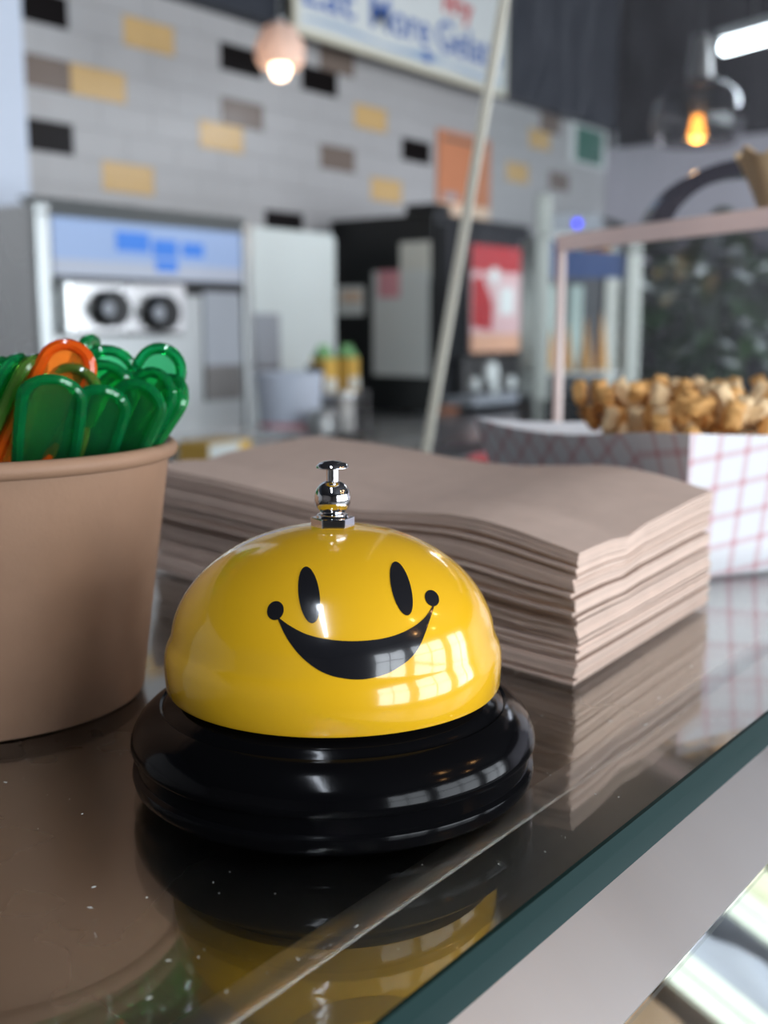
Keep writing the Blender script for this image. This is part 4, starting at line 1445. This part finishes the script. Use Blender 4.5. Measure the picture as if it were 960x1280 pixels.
c = atd(350, 62, 2.75)
fpnd = thing('frosted_pendant', 'small frosted glass pendant lamp glowing in front of the tiles', 'lamp', (c[0], c[1], c[2] - 0.06))
B().lathe([(0.014, 0.062), (0.040, 0.050), (0.060, 0.010), (0.060, -0.020), (0.050, -0.042), (0.046, -0.042), (0.056, -0.018), (0.056, 0.008), (0.038, 0.046), (0.012, 0.058)], 40, tuple(c)).build('shade', M['frosted'], fpnd, smooth=True)
B().lathe([(0.0001, -0.074), (0.016, -0.068), (0.025, -0.048), (0.018, -0.02), (0.010, 0.0), (0.0001, 0.002)], 24, tuple(c)).build('bulb', M['warmbulb'], fpnd, smooth=True)
B().lathe([(0.0001, 0.0), (0.011, 0.0), (0.014, 0.07), (0.0001, 0.07)], 20, tuple(c)).build('socket', M['steel_white'], fpnd, smooth=True)
B().tube([(c[0], c[1], c[2] + 0.068), (c[0], c[1], CEIL)], 0.0022, 8).build('cord', M['steel_white'], fpnd, smooth=True)


def tube_lamp(p, d, L, label, power, light_name):
    d = Vector(d).normalized()
    p = Vector(p)
    m_ = p + d * L / 2
    r = thing('tube_lamp', label, 'lamp', (m_.x, m_.y, m_.z), 'tube lamps')
    B().tube([p, p + d * L], 0.020, 14).build('tube', M['ledcool'], r, smooth=True)
    sd = Vector((d.y, -d.x, 0)) * 0.035
    q = [p + sd, p - sd, p - sd + d * L, p + sd + d * L]
    B().add([(v.x, v.y, v.z + z) for z in (0.019, 0.05) for v in q], [(0, 3, 2, 1), (4, 5, 6, 7), (0, 1, 5, 4), (1, 2, 6, 5), (2, 3, 7, 6), (3, 0, 4, 7)]).build('housing', M['steel_white'], r)
    for t in (0.1, 0.9):
        v = p + d * L * t
        B().tube([(v.x, v.y, v.z + 0.05), (v.x, v.y, CEIL)], 0.003, 6).build('hanger', M['darksteel'], r)
    l = bpy.data.lights.new(light_name, 'AREA')
    l.shape, l.size, l.size_y, l.energy, l.color = 'RECTANGLE', L, 0.08, power, (0.80, 0.88, 1.0)
    o = bpy.data.objects.new(light_name, l)
    o.location = (m_.x, m_.y, m_.z - 0.034)
    o.rotation_euler = (0, 0, math.atan2(d.y, d.x))
    COL.objects.link(o)


tube_lamp(atd(905, 60, 3.6), (-0.36, -0.93, 0), 1.2, 'bright white tube lamp hanging beyond the globe pendant', 14, 'hanging_tube_offscreen')
tube_lamp((-1.15, -0.75, 1.50), (0.75, 0.66, 0), 1.2, 'bright white tube lamp over the customer side near the shop front', 13, 'customer_side_tube_offscreen')

# ------------------------------------------------------------------ dust on the glass
dust = B()
dr2 = random.Random(11)
for k in range(150):
    if k < 110:
        x, y = dr2.uniform(0.075, 0.20), dr2.uniform(0.095, 0.24)
    else:
        x, y = dr2.uniform(0.16, 0.33), dr2.uniform(0.090, 0.135)
    if math.hypot(x - BX, y - BY) < 0.046 or math.hypot(x - CX, y - CY) < 0.044 or (x > 0.255 and y > 0.13):
        continue
    a, l = dr2.uniform(0, 3.14), dr2.choice((0.00006, 0.00008, 0.0001, 0.0002, 0.0004))
    w = 0.00005
    ca, sa_ = math.cos(a), math.sin(a)
    q = [(x + u * l * ca - v * w * sa_, y + u * l * sa_ + v * w * ca) for u, v in ((-1, -1), (1, -1), (1, 1), (-1, 1))]
    dust.add([(p_[0], p_[1], z) for z in (0.00002, 0.00012) for p_ in q], [(0, 3, 2, 1), (4, 5, 6, 7), (0, 1, 5, 4), (1, 2, 6, 5), (2, 3, 7, 6), (3, 0, 4, 7)])
do = dust.build('dust_specks', M['paper'])
do['kind'] = 'stuff'
tag(do, 'pale dust specks and lint scattered on the glass counter', 'dust')
